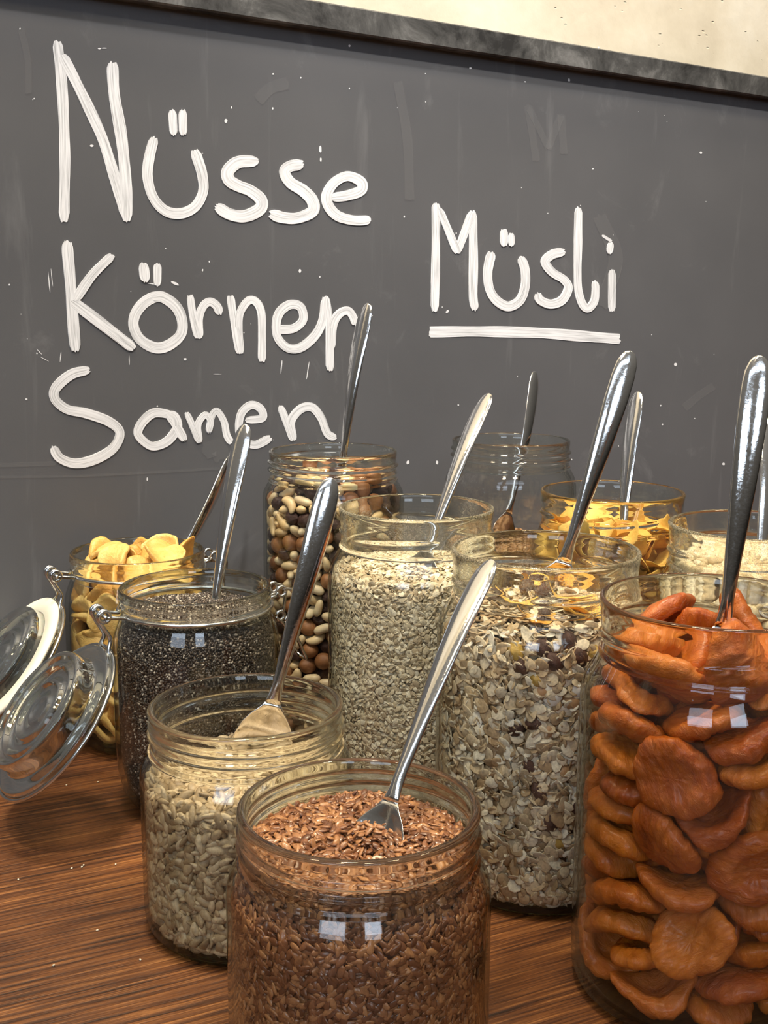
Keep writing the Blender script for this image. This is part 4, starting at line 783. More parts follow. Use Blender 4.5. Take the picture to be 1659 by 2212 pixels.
2,2,-380,-140,937,-654,572,-306, 2,1,-320,-242,959,622,578,528, 2,3,3,-435,901,157,-556,-248, 2,1,55,-401,954,-661,-200,-233, 5,0,360,-140,771,-59,-619,706,
2,0,366,30,899,-813,476,211, 3,1,79,375,567,529,-420,-672, 3,3,-381,64,985,522,-398,681, 3,1,-267,276,792,-794,182,-408, 5,0,-362,-61,964,276,465,-640,
4,0,-260,-312,952,-485,504,-324, 3,1,-29,-380,964,745,-300,-588, 2,3,284,-331,893,425,332,-838, 2,1,393,-190,809,284,-541,482, 2,0,224,379,681,5,-50,86,
2,3,349,-260,1151,-795,-54,-367, 2,3,76,364,708,-550,612,-434, 5,1,-262,318,844,441,532,344, 5,1,-368,243,828,-816,-323,-402, 4,0,-364,-183,1017,-693,508,-243,
3,0,-185,-370,984,-630,-281,-606, 2,0,37,-403,1010,-469,-518,-606, 5,0,184,-317,915,320,-484,12, 5,0,352,-237,892,-828,4,-339, 3,3,233,305,679,758,-617,97,
5,0,-402,12,1061,250,364,324, 3,3,-428,-16,974,360,524,-544, 2,0,-225,-336,1027,424,476,-749, 2,0,-83,-433,972,582,-801,-122, 4,0,133,-377,1008,-391,691,-132,
3,0,364,-152,925,190,-571,-310, 5,0,436,81,864,87,118,-773, 3,1,306,247,673,284,-483,-280, 5,0,-343,210,948,-756,-447,206, 5,1,-32,391,754,-722,222,-311,
4,0,330,-234,986,-759,-26,212, 2,2,169,360,682,-596,-661,-315, 2,3,-174,329,808,-86,288,278, 3,1,-295,244,880,-848,103,-318, 4,0,-399,-79,1057,-675,-412,-608,
3,2,-297,-251,1041,880,376,-105, 3,0,-23,-396,1049,223,-778,540, 2,0,237,-354,975,52,-448,825, 2,0,278,-243,915,84,-621,565, 2,2,284,236,748,-18,770,-466,
5,1,-32,366,938,-751,-310,547, 2,1,77,400,766,-417,699,481, 5,0,-308,315,968,460,-586,100, 2,3,-367,170,995,-383,370,-827, 3,2,-380,-160,1114,-125,790,199,
5,0,-104,-389,1025,553,319,-744, 3,2,63,-409,1078,602,-468,444, 2,0,303,-322,968,-328,880,128, 2,1,391,-90,954,-472,462,-735, 3,2,209,336,775,275,-714,538,
3,0,-125,408,934,-569,-269,-759, 5,0,-263,313,904,-449,-448,477, 3,3,-395,-51,1154,-715,321,-63, 2,2,-259,-310,1064,-489,175,-549, 2,3,-106,-424,1103,-560,65,820,
2,1,166,-404,1088,-615,366,-360, 3,2,320,-265,1081,-269,663,-437, 2,0,366,244,717,-487,658,-574, 2,1,437,-17,936,526,-515,448, 3,2,150,393,742,-912,197,42,
4,0,-333,-234,1157,-368,360,194, 3,3,-162,-354,1069,189,-650,-734, 3,3,123,-362,1136,-796,-151,-508, 2,0,267,-295,1032,32,514,-763, 2,3,284,291,854,-537,-329,733,
2,0,288,332,724,728,-361,556, 2,0,-417,-28,1265,482,230,-794, 3,1,28,425,817,-798,-174,569, 2,1,-184,348,915,361,809,-97, 3,2,-396,117,1054,-436,349,-772,
3,2,360,128,966,-418,272,842, 3,0,391,-12,998,133,739,528, 5,1,-155,333,993,69,679,371, 2,2,73,433,902,-761,50,643, 4,0,-404,62,1141,186,-768,-600,
4,0,-380,-144,1217,-98,889,302, 3,1,-221,-363,1128,-44,-843,-321, 4,0,-13,-405,1153,448,185,-635, 4,0,242,-321,1125,-314,805,-483, 2,1,394,-91,887,-646,-368,541,
5,0,374,-141,995,565,-517,633, 5,1,264,328,810,859,368,230, 4,0,348,-199,1224,185,-696,92, 5,0,106,383,829,-702,375,-226, 3,2,-365,158,1120,573,388,403,
5,1,-322,234,1009,298,-659,-309, 2,2,-439,-26,1211,316,529,-638, 5,0,-291,-292,1109,-471,162,-651, 5,1,-116,-370,1138,334,829,282, 3,0,182,-384,1193,-651,611,-258,
4,0,-274,290,1070,140,-116,306, 2,3,-376,222,1069,208,549,777, 3,2,-412,59,1246,-860,139,-487, 2,1,-341,-220,1250,-707,-359,-606, 5,0,-195,-350,1199,364,655,489,
5,1,323,-302,1243,-82,240,558, 5,1,315,-188,1084,-946,-186,-193, 2,0,298,226,843,206,371,-116, 5,1,363,252,892,-262,202,916, 2,3,133,415,974,549,347,441,
2,3,-406,157,1286,771,-160,-140, 4,0,-366,-184,1362,38,-988,147, 2,2,-267,-303,1184,-52,-781,620, 4,0,72,-404,1230,414,-196,-612, 2,1,148,-382,1275,-222,-815,-514,
2,0,430,-95,1013,-58,-620,781, 2,3,391,196,969,49,-4,-160, 3,2,381,-155,1141,32,687,-294, 3,3,-213,366,1033,204,354,764, 5,0,50,380,882,326,-656,-276,
5,0,-193,314,1106,713,569,408, 2,0,-367,-29,1214,-36,855,516, 5,1,-274,-313,1237,362,-634,-450, 2,1,-94,-394,1194,-678,86,82, 5,0,70,-342,1298,-622,203,-610,
5,1,398,-191,1078,-267,727,461, 2,0,417,60,968,431,-846,-116, 4,0,267,311,946,-905,274,-289, 2,2,-237,370,1136,116,645,478, 2,3,11,436,949,-631,-643,323,
5,1,-25,-410,1267,-709,558,214, 2,2,230,-332,1218,818,120,438, 3,1,365,-85,1270,-511,222,416, 2,2,304,217,917,213,440,-262, 5,1,390,-205,1300,-519,-502,-646,
4,0,174,363,896,-79,491,760, 5,1,-134,386,1079,-490,-224,401, 3,3,-399,147,1202,-796,323,233, 3,3,-408,-104,1309,-779,471,-90, 3,1,-322,-278,1310,-311,470,826,
3,3,258,-289,1266,-801,426,223, 2,2,366,54,1030,-875,474,72, 4,0,397,-69,1088,-759,82,-575, 2,0,-164,408,995,-698,-521,479, 4,0,-275,298,1200,-221,737,-350,
5,1,-358,256,1140,406,-417,177, 2,3,-348,131,1258,-492,-730,-468, 2,1,-270,-239,1279,-256,-158,-902, 4,0,-170,-372,1280,-102,925,122, 5,1,225,-378,1296,-9,-40,350,
2,3,-246,-324,1305,-514,641,369, 3,3,38,-424,1326,-341,-741,145, 5,1,130,-424,1531,146,82,982, 3,0,419,-92,1196,343,300,-715, 5,1,366,-26,1160,-853,-387,-187,
3,3,409,120,1039,-578,245,370, 4,0,-116,389,1170,-206,353,907, 4,0,-46,404,1011,84,-810,-472, 4,0,-403,76,1358,-443,-893,-68, 2,3,-436,-16,1329,-556,-733,-304,
5,1,-315,-142,1291,-425,-614,-281, 3,3,-168,-292,1337,-916,49,394, 3,3,125,-400,1362,280,-364,599, 4,0,268,-310,1378,271,-77,-834, 4,0,406,19,1246,449,-347,-433,
3,0,334,246,993,-501,-608,616, 5,0,329,92,1298,24,-288,-423, 4,0,115,385,1056,-468,127,-499, 3,2,124,411,1382,713,-120,688, 5,0,-311,193,1165,-634,-569,-492,
4,0,-274,-303,1396,54,916,197, 2,1,-82,-396,1260,138,746,650, 2,1,181,-322,1304,-331,801,364, 4,0,397,-104,1363,-482,754,97, 5,1,294,298,1071,583,571,265,
4,0,372,163,1130,355,-724,202, 3,3,-332,-72,1356,286,-601,161, 3,3,-38,427,1111,257,-799,-123, 2,0,-341,48,1296,-466,-29,-439, 3,2,-414,-100,1412,-6,-19,594,
3,3,-216,317,1282,-675,-258,134, 3,3,-360,232,1236,-607,-360,-659, 2,1,-365,-25,1306,-334,-195,82, 5,0,-343,-240,1453,-127,611,-781, 3,0,-94,-418,1343,768,-24,634,
3,1,-14,-425,1638,542,684,250, 3,1,319,-143,1318,-80,-426,-518, 2,2,436,53,1071,-23,932,-355, 3,1,377,207,1291,308,497,-366, 2,2,92,363,957,-698,292,651,
2,1,162,-277,1345,-503,-524,674, 2,1,438,-2,1141,146,88,-570, 5,0,354,188,1050,-254,-766,587, 3,1,-269,234,1298,-901,-309,-26, 2,2,-121,424,1289,-971,-116,-206,
2,3,-198,352,1196,-120,-519,-685, 2,0,-312,-28,1412,-276,731,-108, 2,3,-426,87,1645,-554,-220,-424, 2,2,-182,-234,1378,-472,266,-798, 3,1,68,-420,1448,202,-48,-800,
5,0,-320,303,1298,-422,580,91, 2,3,-338,168,1312,-572,616,315, 2,0,-268,-152,1354,769,-80,290, 4,0,-175,-371,1404,-884,-241,347, 5,0,-67,-344,1306,46,-657,-389,
3,2,199,-379,1425,-411,-99,-906, 3,2,422,-42,1466,-581,55,244, 5,1,257,262,1046,-689,129,597, 5,0,422,30,1328,-689,-252,-30, 2,3,25,404,1070,-817,-233,-259,
2,2,-16,354,1310,-590,24,-713, 4,0,140,382,1174,893,71,-271, 2,3,-192,394,1306,980,194,-38, 5,1,-404,-6,1399,280,-438,-682, 2,1,-416,-134,1583,189,288,-572,
2,2,-21,-404,1376,-681,-382,-10, 3,1,47,-356,1380,-248,-467,785, 3,0,392,-171,1444,-458,-239,-745, 2,0,395,120,1291,-605,97,775, 3,3,215,366,1027,-497,-470,-102,
3,2,149,252,1415,545,256,572, 5,0,58,400,1143,-419,336,704, 3,3,-125,354,1270,44,528,266, 3,1,-309,45,1379,782,-38,-58, 3,2,-272,-202,1415,-179,793,-398,
2,3,-86,-327,1383,413,-341,556, 2,3,-15,-311,1357,669,-682,295, 2,2,183,-308,1414,892,-368,-79, 4,0,344,1,1357,308,-624,556, 5,1,328,242,1117,793,65,-605,
3,3,306,174,1323,912,329,-84, 3,1,226,354,1123,351,87,932, 5,1,-181,-326,1818,157,-617,-652, 4,0,231,335,1229,741,439,-399, 3,1,-126,406,1401,-485,98,-693,
2,0,-401,183,1369,-323,-273,-822, 5,1,-407,-172,1478,-209,106,660, 3,1,-263,-337,1575,210,676,-341, 4,0,-35,-404,1462,708,347,75, 3,0,263,-220,1325,-401,665,-102,
5,0,122,-264,1390,348,-656,-11, 3,0,392,68,1158,-79,678,-90, 3,3,392,133,1224,556,-298,-710, 5,0,85,435,1257,16,64,-359, 5,0,-53,439,1306,117,-313,-155,
3,3,-342,250,1367,-28,472,816, 4,0,-344,-84,1492,341,-208,-95, 3,2,-365,-220,1655,263,404,-230, 4,0,-86,-271,1457,122,-449,-8, 3,0,120,-346,1437,-364,920,141,
5,0,-264,323,1353,-32,-694,696, 2,1,-375,146,1408,-358,830,-91, 2,3,-293,-105,1414,474,-452,-16, 2,3,-231,-337,1480,528,717,453, 3,0,20,-276,1433,-458,23,516,
2,3,344,-270,1428,319,-449,204, 2,3,228,-183,1389,152,788,409, 3,1,290,297,1147,-821,-153,-532, 4,0,-229,131,1490,185,-415,33, 5,1,-17,441,1207,-107,463,-210,
5,0,-295,163,1368,712,478,-194, 3,0,-423,71,1467,566,190,-466, 3,2,-238,-132,1457,-223,959,-96, 5,1,-113,-428,1499,-316,-936,-15, 4,0,258,-316,1502,722,-249,25,
2,1,342,-217,1362,273,737,-618, 4,0,386,132,1382,-18,453,-181, 4,0,265,308,1394,-118,-820,546, 2,1,-154,318,1338,-295,724,-495, 2,3,13,372,1181,405,348,533,
3,3,286,-220,1424,326,-326,-87, 5,1,431,24,1395,529,-503,334, 3,3,279,250,1276,52,-625,-579, 3,3,-203,257,1362,764,-255,-37, 3,0,-74,361,1358,238,600,633,
4,0,-218,346,1426,-256,786,-203, 3,1,-248,-49,1477,205,139,77, 5,1,-345,-198,1497,385,726,547, 4,0,44,-336,1514,-699,296,598, 2,2,-184,-378,1697,-287,712,-515,
3,1,95,-254,1471,-619,502,501, 4,0,337,-96,1488,380,400,-579, 4,0,248,182,1420,-73,66,-784, 3,3,320,214,1198,-2,-938,-339, 2,0,-152,218,1423,-26,519,201,
3,3,-37,384,1243,762,7,572, 3,1,-300,28,1458,514,540,493, 2,1,-408,-13,1468,455,-327,-554, 4,0,-193,-193,1528,-639,-568,-420, 3,3,-173,-392,1567,-128,-883,-169,
2,3,178,-225,1457,574,-18,766, 3,0,397,-142,1668,-662,537,30, 3,1,286,-88,1400,-365,600,607, 2,1,217,234,1345,812,219,371, 5,0,438,60,1486,-572,697,382,
3,2,166,394,1288,-955,252,-56, 2,3,-1,309,1364,-207,735,-4, 3,1,-300,307,1479,298,-876,132, 2,3,-246,145,1400,-172,-638,745, 5,1,-186,-224,1446,-858,-52,40,
3,1,-113,285,1402,249,703,-112, 3,2,-264,244,1420,-815,87,90, 4,0,-406,-40,1657,-468,709,518, 3,2,-265,-250,1484,218,739,-90, 3,2,-82,-197,1532,449,-477,-708,
3,2,19,-428,1545,-565,130,815, 4,0,230,-147,1473,-508,-320,388, 3,3,350,240,1380,-235,-665,-634, 2,0,387,211,1448,-679,218,525, 5,0,174,304,1287,509,-168,749,
2,1,-237,44,1521,-259,-253,-28, 2,3,37,397,1275,685,545,-146, 2,2,-193,273,1471,572,786,-218, 3,3,-327,110,1450,139,-365,355, 5,0,-298,-18,1545,422,-10,-431,
2,0,-111,-358,1491,-636,756,82, 3,1,142,-194,1515,-221,874,428, 4,0,344,-225,1518,474,-730,289, 2,2,137,300,1358,-319,-724,333, 2,2,336,284,1240,480,618,-151,
3,2,167,-284,1529,545,-814,103, 5,0,424,-122,1528,-348,627,518, 3,1,425,-54,1611,-211,315,757, 2,3,313,303,1312,-475,476,-739, 2,2,-32,239,1467,786,-181,-591,
3,1,13,420,1374,-554,-455,163, 5,1,-158,414,1507,1000,1,3, 3,1,-429,29,1554,-254,287,664, 3,0,-373,12,1844,121,630,-660, 2,3,-50,-354,1538,-844,60,25,
3,3,286,78,1402,660,180,-338, 3,3,364,45,1446,-765,232,369, 2,1,163,181,1472,-705,-209,294, 5,0,105,409,1542,312,414,470, 2,3,-40,405,1433,851,-69,261,
3,0,-203,362,1523,-481,547,-642, 2,1,-313,76,1543,-325,772,499, 3,2,-194,-300,1546,171,-143,959, 3,3,-109,-338,1588,229,344,-378, 3,3,176,-376,1518,-405,181,782,
5,0,-119,339,1466,13,-653,625, 4,0,-387,139,1567,-4,-76,-688, 2,3,-369,-194,1567,-124,794,559, 2,0,-178,-364,1493,-274,586,385, 3,1,32,-230,1521,-709,-571,169,
5,1,255,-216,1544,-36,-66,-995, 2,0,210,304,1464,-621,-725,199, 2,1,248,359,1471,395,-822,-375, 2,1,-124,94,1631,666,-310,241, 2,2,135,418,1456,21,-668,-272,
2,0,-12,-210,1571,-465,-603,-633, 5,1,296,-296,1584,-666,-6,-184, 4,0,288,-280,1675,330,451,-812, 5,0,194,389,1616,-254,925,-180, 2,2,204,26,1536,91,-169,-926,
3,2,88,351,1315,-148,951,-270, 3,3,-153,202,1497,166,621,-546, 4,0,-350,208,1471,471,169,9, 2,3,-368,-82,1582,-765,-234,73, 5,0,-279,-336,1666,-318,-328,-125,
4,0,94,-292,1609,-404,-291,867, 3,2,370,-217,1618,97,-504,623, 5,1,205,274,1540,607,221,388, 2,3,216,364,1342,845,421,304, 3,2,-180,91,1576,89,-113,-989,
2,2,20,296,1426,329,508,-612, 5,0,-298,282,1606,556,266,645, 2,2,-435,-63,1530,-26,-233,-970, 2,1,-291,-271,1735,-828,-263,253, 5,0,-90,-430,1613,-362,-53,852,
3,0,-111,286,1531,-646,283,20, 3,3,-251,233,1505,316,-631,-555, 5,0,-261,-105,1550,-595,528,-422, 5,1,-326,-297,1534,554,676,-42, 3,3,-15,-316,1594,-752,69,-171,
4,0,207,-342,1613,241,597,-748, 3,2,269,-14,1452,182,744,573, 4,0,307,268,1496,258,-892,142, 2,1,296,-145,1569,-721,-395,-84, 2,0,148,348,1412,-283,350,-279,
2,2,-97,-269,1548,-615,289,-711, 5,1,66,-374,1608,467,-127,-873, 4,0,85,-174,1599,343,592,670, 4,0,364,5,1548,118,-525,784, 3,2,125,190,1541,-706,39,493,
3,3,28,419,1467,-217,-322,-737, 3,3,-195,228,1573,727,352,576, 4,0,-55,397,1528,129,-632,-763, 2,2,-219,-20,1549,728,430,116, 2,0,-296,-190,1531,537,617,568,
3,3,36,392,1731,149,-281,-292, 3,0,183,370,1510,292,-779,366, 3,0,-230,235,1667,440,-830,321, 5,0,-326,228,1565,-363,584,-380, 4,0,-232,-68,1624,-570,56,-654,
5,1,-178,-194,1612,-616,395,-560, 5,1,-149,-93,1568,46,782,-561, 5,0,109,-428,1637,-705,-210,676, 3,3,238,86,1474,-781,-188,248, 3,2,380,190,1520,-575,-147,-43,
5,1,-133,153,1575,-659,-137,675, 5,1,-260,302,1556,-431,573,-510, 2,3,-162,10,1597,607,-728,-314, 2,1,-286,-249,1572,375,-338,-724, 5,0,-40,-168,1611,255,508,524,
4,0,130,-365,1699,152,-836,-148, 5,1,192,-146,1555,136,-739,-355, 5,1,433,76,1587,508,600,-411, 4,0,215,-60,1554,-278,-522,490, 3,2,-49,315,1456,41,-135,248,
3,3,199,198,1588,494,-257,737, 3,1,85,251,1474,470,546,-661, 2,2,26,394,1560,408,-555,598, 2,2,-277,332,1674,561,463,-686, 5,1,-358,47,1598,310,-749,441,
3,3,-299,-179,1607,333,93,251, 4,0,-84,-259,1644,414,793,423, 2,1,32,-406,1701,216,-16,-920, 4,0,189,-227,1646,393,-915,71, 3,1,372,-120,1585,-518,346,770,
2,1,-57,47,1743,-413,365,-102, 2,2,189,343,1663,-444,316,-102, 4,0,-266,145,1601,518,-394,38, 2,3,-360,34,1518,-73,-756,-597, 5,1,-212,-166,1662,301,-673,-440,
5,0,-185,-355,1631,-46,-606,790, 3,2,17,-232,1648,82,145,854, 3,3,298,-62,1616,559,358,-593, 2,3,188,250,1488,-635,304,699, 4,0,260,315,1618,144,229,-871,
3,3,-143,210,1634,-589,-8,58, 3,0,-235,353,1606,785,32,-616, 3,1,-245,48,1631,43,-259,-264, 5,1,-337,-105,1644,570,-152,3, 5,1,-144,-101,1623,688,-154,-234,
5,1,-9,-327,1663,386,451,785, 3,1,95,-64,1706,529,-274,-289, 2,2,432,63,1648,271,710,-541, 3,3,-7,-105,1803,-559,543,406, 5,0,326,142,1456,-741,-33,-204,
2,1,167,-78,1734,-524,774,-130, 5,1,100,-252,1698,82,648,674, 3,2,167,-107,1639,-315,-108,393, 4,0,366,169,1664,-479,648,236, 3,0,124,31,1695,466,439,486,
2,2,116,346,1472,635,511,-89, 2,1,-171,400,1638,-986,-43,-121, 4,0,-342,220,1648,-488,354,-374, 3,2,-270,-115,1709,-670,-298,589, 5,0,-296,-266,1642,806,-270,-186,
4,0,-193,135,1692,-340,-772,-496, 2,1,-314,9,1625,-506,806,-145, 2,3,-87,-145,1651,533,-444,17, 5,1,-73,-392,1688,-225,382,-876, 3,3,170,-153,1714,-644,346,-580,
4,0,390,-1,1706,-180,509,666, 2,0,277,10,1523,-40,-667,-708, 2,1,365,130,1567,-531,152,-403, 5,0,-48,95,1689,680,193,707, 2,0,-32,287,1528,-292,-514,-806,
5,1,206,130,1525,386,634,661, 3,2,233,98,1576,297,-294,-795, 5,1,-74,154,1651,-136,-354,-512, 5,1,-100,421,1623,-102,157,-500, 3,1,-373,-106,1733,781,-368,430,
2,1,-298,-34,1683,-768,29,-441, 5,0,-341,-203,1763,567,83,453, 4,0,-27,-253,1746,-574,477,-661, 5,0,242,-140,1635,118,-177,747, 2,1,233,256,1738,56,691,378,
3,0,42,81,1738,-547,185,757, 5,1,76,228,1611,630,358,350, 5,1,-161,317,1637,124,-712,523, 4,0,-371,58,1715,125,-631,-122, 3,0,-108,-57,1685,-634,-453,206,
2,2,-150,-313,1682,786,331,-114, 2,2,64,-109,1656,-377,-398,807, 3,2,310,-160,1653,293,-562,502, 2,2,298,137,1507,-336,-736,-546, 3,0,-74,273,1781,524,-325,786,
4,0,-60,314,1617,42,761,-327, 5,1,-319,114,1668,-477,-662,241, 5,0,-184,21,1671,243,-464,695, 2,2,-205,-268,1629,-293,359,-357, 3,0,-24,-100,1715,-11,464,872,
4,0,206,-292,1759,646,-599,401, 5,1,275,25,1601,79,603,343, 2,1,394,100,1512,783,-76,-540, 2,3,344,-81,1672,-941,51,-264, 5,0,75,331,1413,-454,-450,-472,
3,0,155,-13,1629,-602,549,-3, 3,2,342,248,1590,-156,699,-694, 2,0,167,257,1637,144,-670,-266, 3,0,34,328,1498,-140,590,625, 2,1,-128,39,1692,-369,-268,-21,
5,1,-260,192,1717,290,281,908, 2,1,-256,6,1738,-62,-759,-156, 2,1,-226,-281,1690,784,-345,394, 3,3,-68,-35,1772,-592,-804,-56, 3,1,331,-202,1728,-536,-283,725,
2,0,-41,-182,1687,-542,575,-223, 2,3,53,-346,1746,249,-497,774, 3,2,234,-37,1659,600,-421,217, 2,1,366,72,1629,146,62,-986, 3,3,290,172,1571,-649,-555,146,
3,1,33,252,1547,151,-486,-858, 2,3,-129,274,1692,608,-158,-754, 3,2,-222,-46,1802,-676,-244,371, 5,0,-274,104,1733,-299,760,-575, 2,0,-409,-146,1672,-462,-804,-166,
3,2,-128,216,1737,-154,-675,455, 2,2,-149,337,1572,613,51,-423, 2,3,-214,320,1730,646,-134,43, 2,1,-85,-335,1795,-337,726,564, 2,2,-128,-194,1714,713,-592,9,
4,0,280,-227,1825,161,-43,-775, 3,1,257,-94,1726,515,597,-561, 2,0,332,99,1708,-330,-782,70, 2,1,327,264,1674,340,785,91, 5,0,74,-31,1761,305,-634,15,
2,3,113,49,1774,-597,569,-72, 4,0,86,400,1629,-426,-35,-872, 4,0,-121,359,1725,-566,-713,-396, 3,0,-362,162,1726,666,-529,-288, 3,1,-160,-121,1694,638,-76,739,
3,1,-128,-356,1739,-767,464,-231, 4,0,56,-165,1743,452,-493,-411, 3,3,373,-102,1748,317,-719,391, 3,1,228,64,1657,278,-396,-788, 5,1,73,239,1686,820,229,354,
3,0,-300,-121,1790,-256,708,-108, 2,1,242,-188,1745,-422,-338,-829, 5,0,308,30,1699,478,832,-282, 5,1,292,114,1618,-260,-366,-203, 2,1,162,212,1699,-165,-441,628,
5,0,120,326,1552,-242,-773,444, 2,1,78,312,1610,785,-185,-590, 5,0,-300,270,1730,-578,492,24, 2,0,-212,-68,1728,421,107,426, 3,1,-197,-297,1756,193,646,733,
4,0,-60,158,1791,363,443,357, 3,3,-18,415,1625,847,-311,159, 4,0,-183,259,1814,238,-367,489, 3,1,-308,39,1799,294,642,-679, 3,0,-150,-17,1750,-592,462,330,
2,2,-127,-254,1744,510,663,-171, 5,0,110,-240,1758,-541,248,-277, 3,3,368,40,1795,-175,-619,731, 3,2,237,155,1707,478,-533,-594, 3,1,269,215,1648,-700,442,-440,
5,1,299,-15,1727,-254,-161,-344, 4,0,329,145,1782,-808,-80,482, 2,1,173,156,1646,-3,683,-476, 2,2,-120,-117,1763,-784,302,-307, 3,2,131,360,1710,600,-300,-358,
5,0,28,296,1668,-445,390,-46, 2,0,-110,111,1735,176,446,-747, 2,3,-299,-190,1708,-624,-408,465, 5,0,275,75,1758,119,-958,-126, 3,3,-27,-356,1739,-905,-28,-391,
2,3,-169,150,1778,-447,-580,-110, 3,2,-245,-212,1784,-492,455,483, 5,1,-46,-175,1779,12,-157,969, 5,1,312,-53,1794,486,-494,-389, 2,2,172,282,1690,589,-295,-726,
2,1,232,328,1718,523,-233,-734, 2,1,309,220,1730,600,-382,-540, 5,0,141,285,1581,-496,278,-344, 3,2,-23,302,1722,499,214,726, 5,1,-304,214,1784,-360,-634,-675,
4,0,185,-138,1814,-317,-431,169, 3,1,197,115,1774,691,707,-99, 4,0,112,271,1773,-567,536,-509, 4,0,206,-1,1763,-398,848,-87, 2,1,-260,147,1793,-70,730,641,
5,0,-16,380,1686,204,-500,-786, 2,0,-94,41,1800,-126,687,509, 2,3,-374,-34,1781,-658,534,524, 2,3,-198,-193,1730,-586,-152,17, 2,2,120,-333,1783,382,-622,-652,
3,2,-362,113,1808,-792,-592,-127, 2,2,-302,-44,1747,543,334,295, 3,0,-209,63,1770,908,28,361, 3,1,18,-322,1810,-678,287,-49, 3,0,-1,55,1815,50,637,769,
]
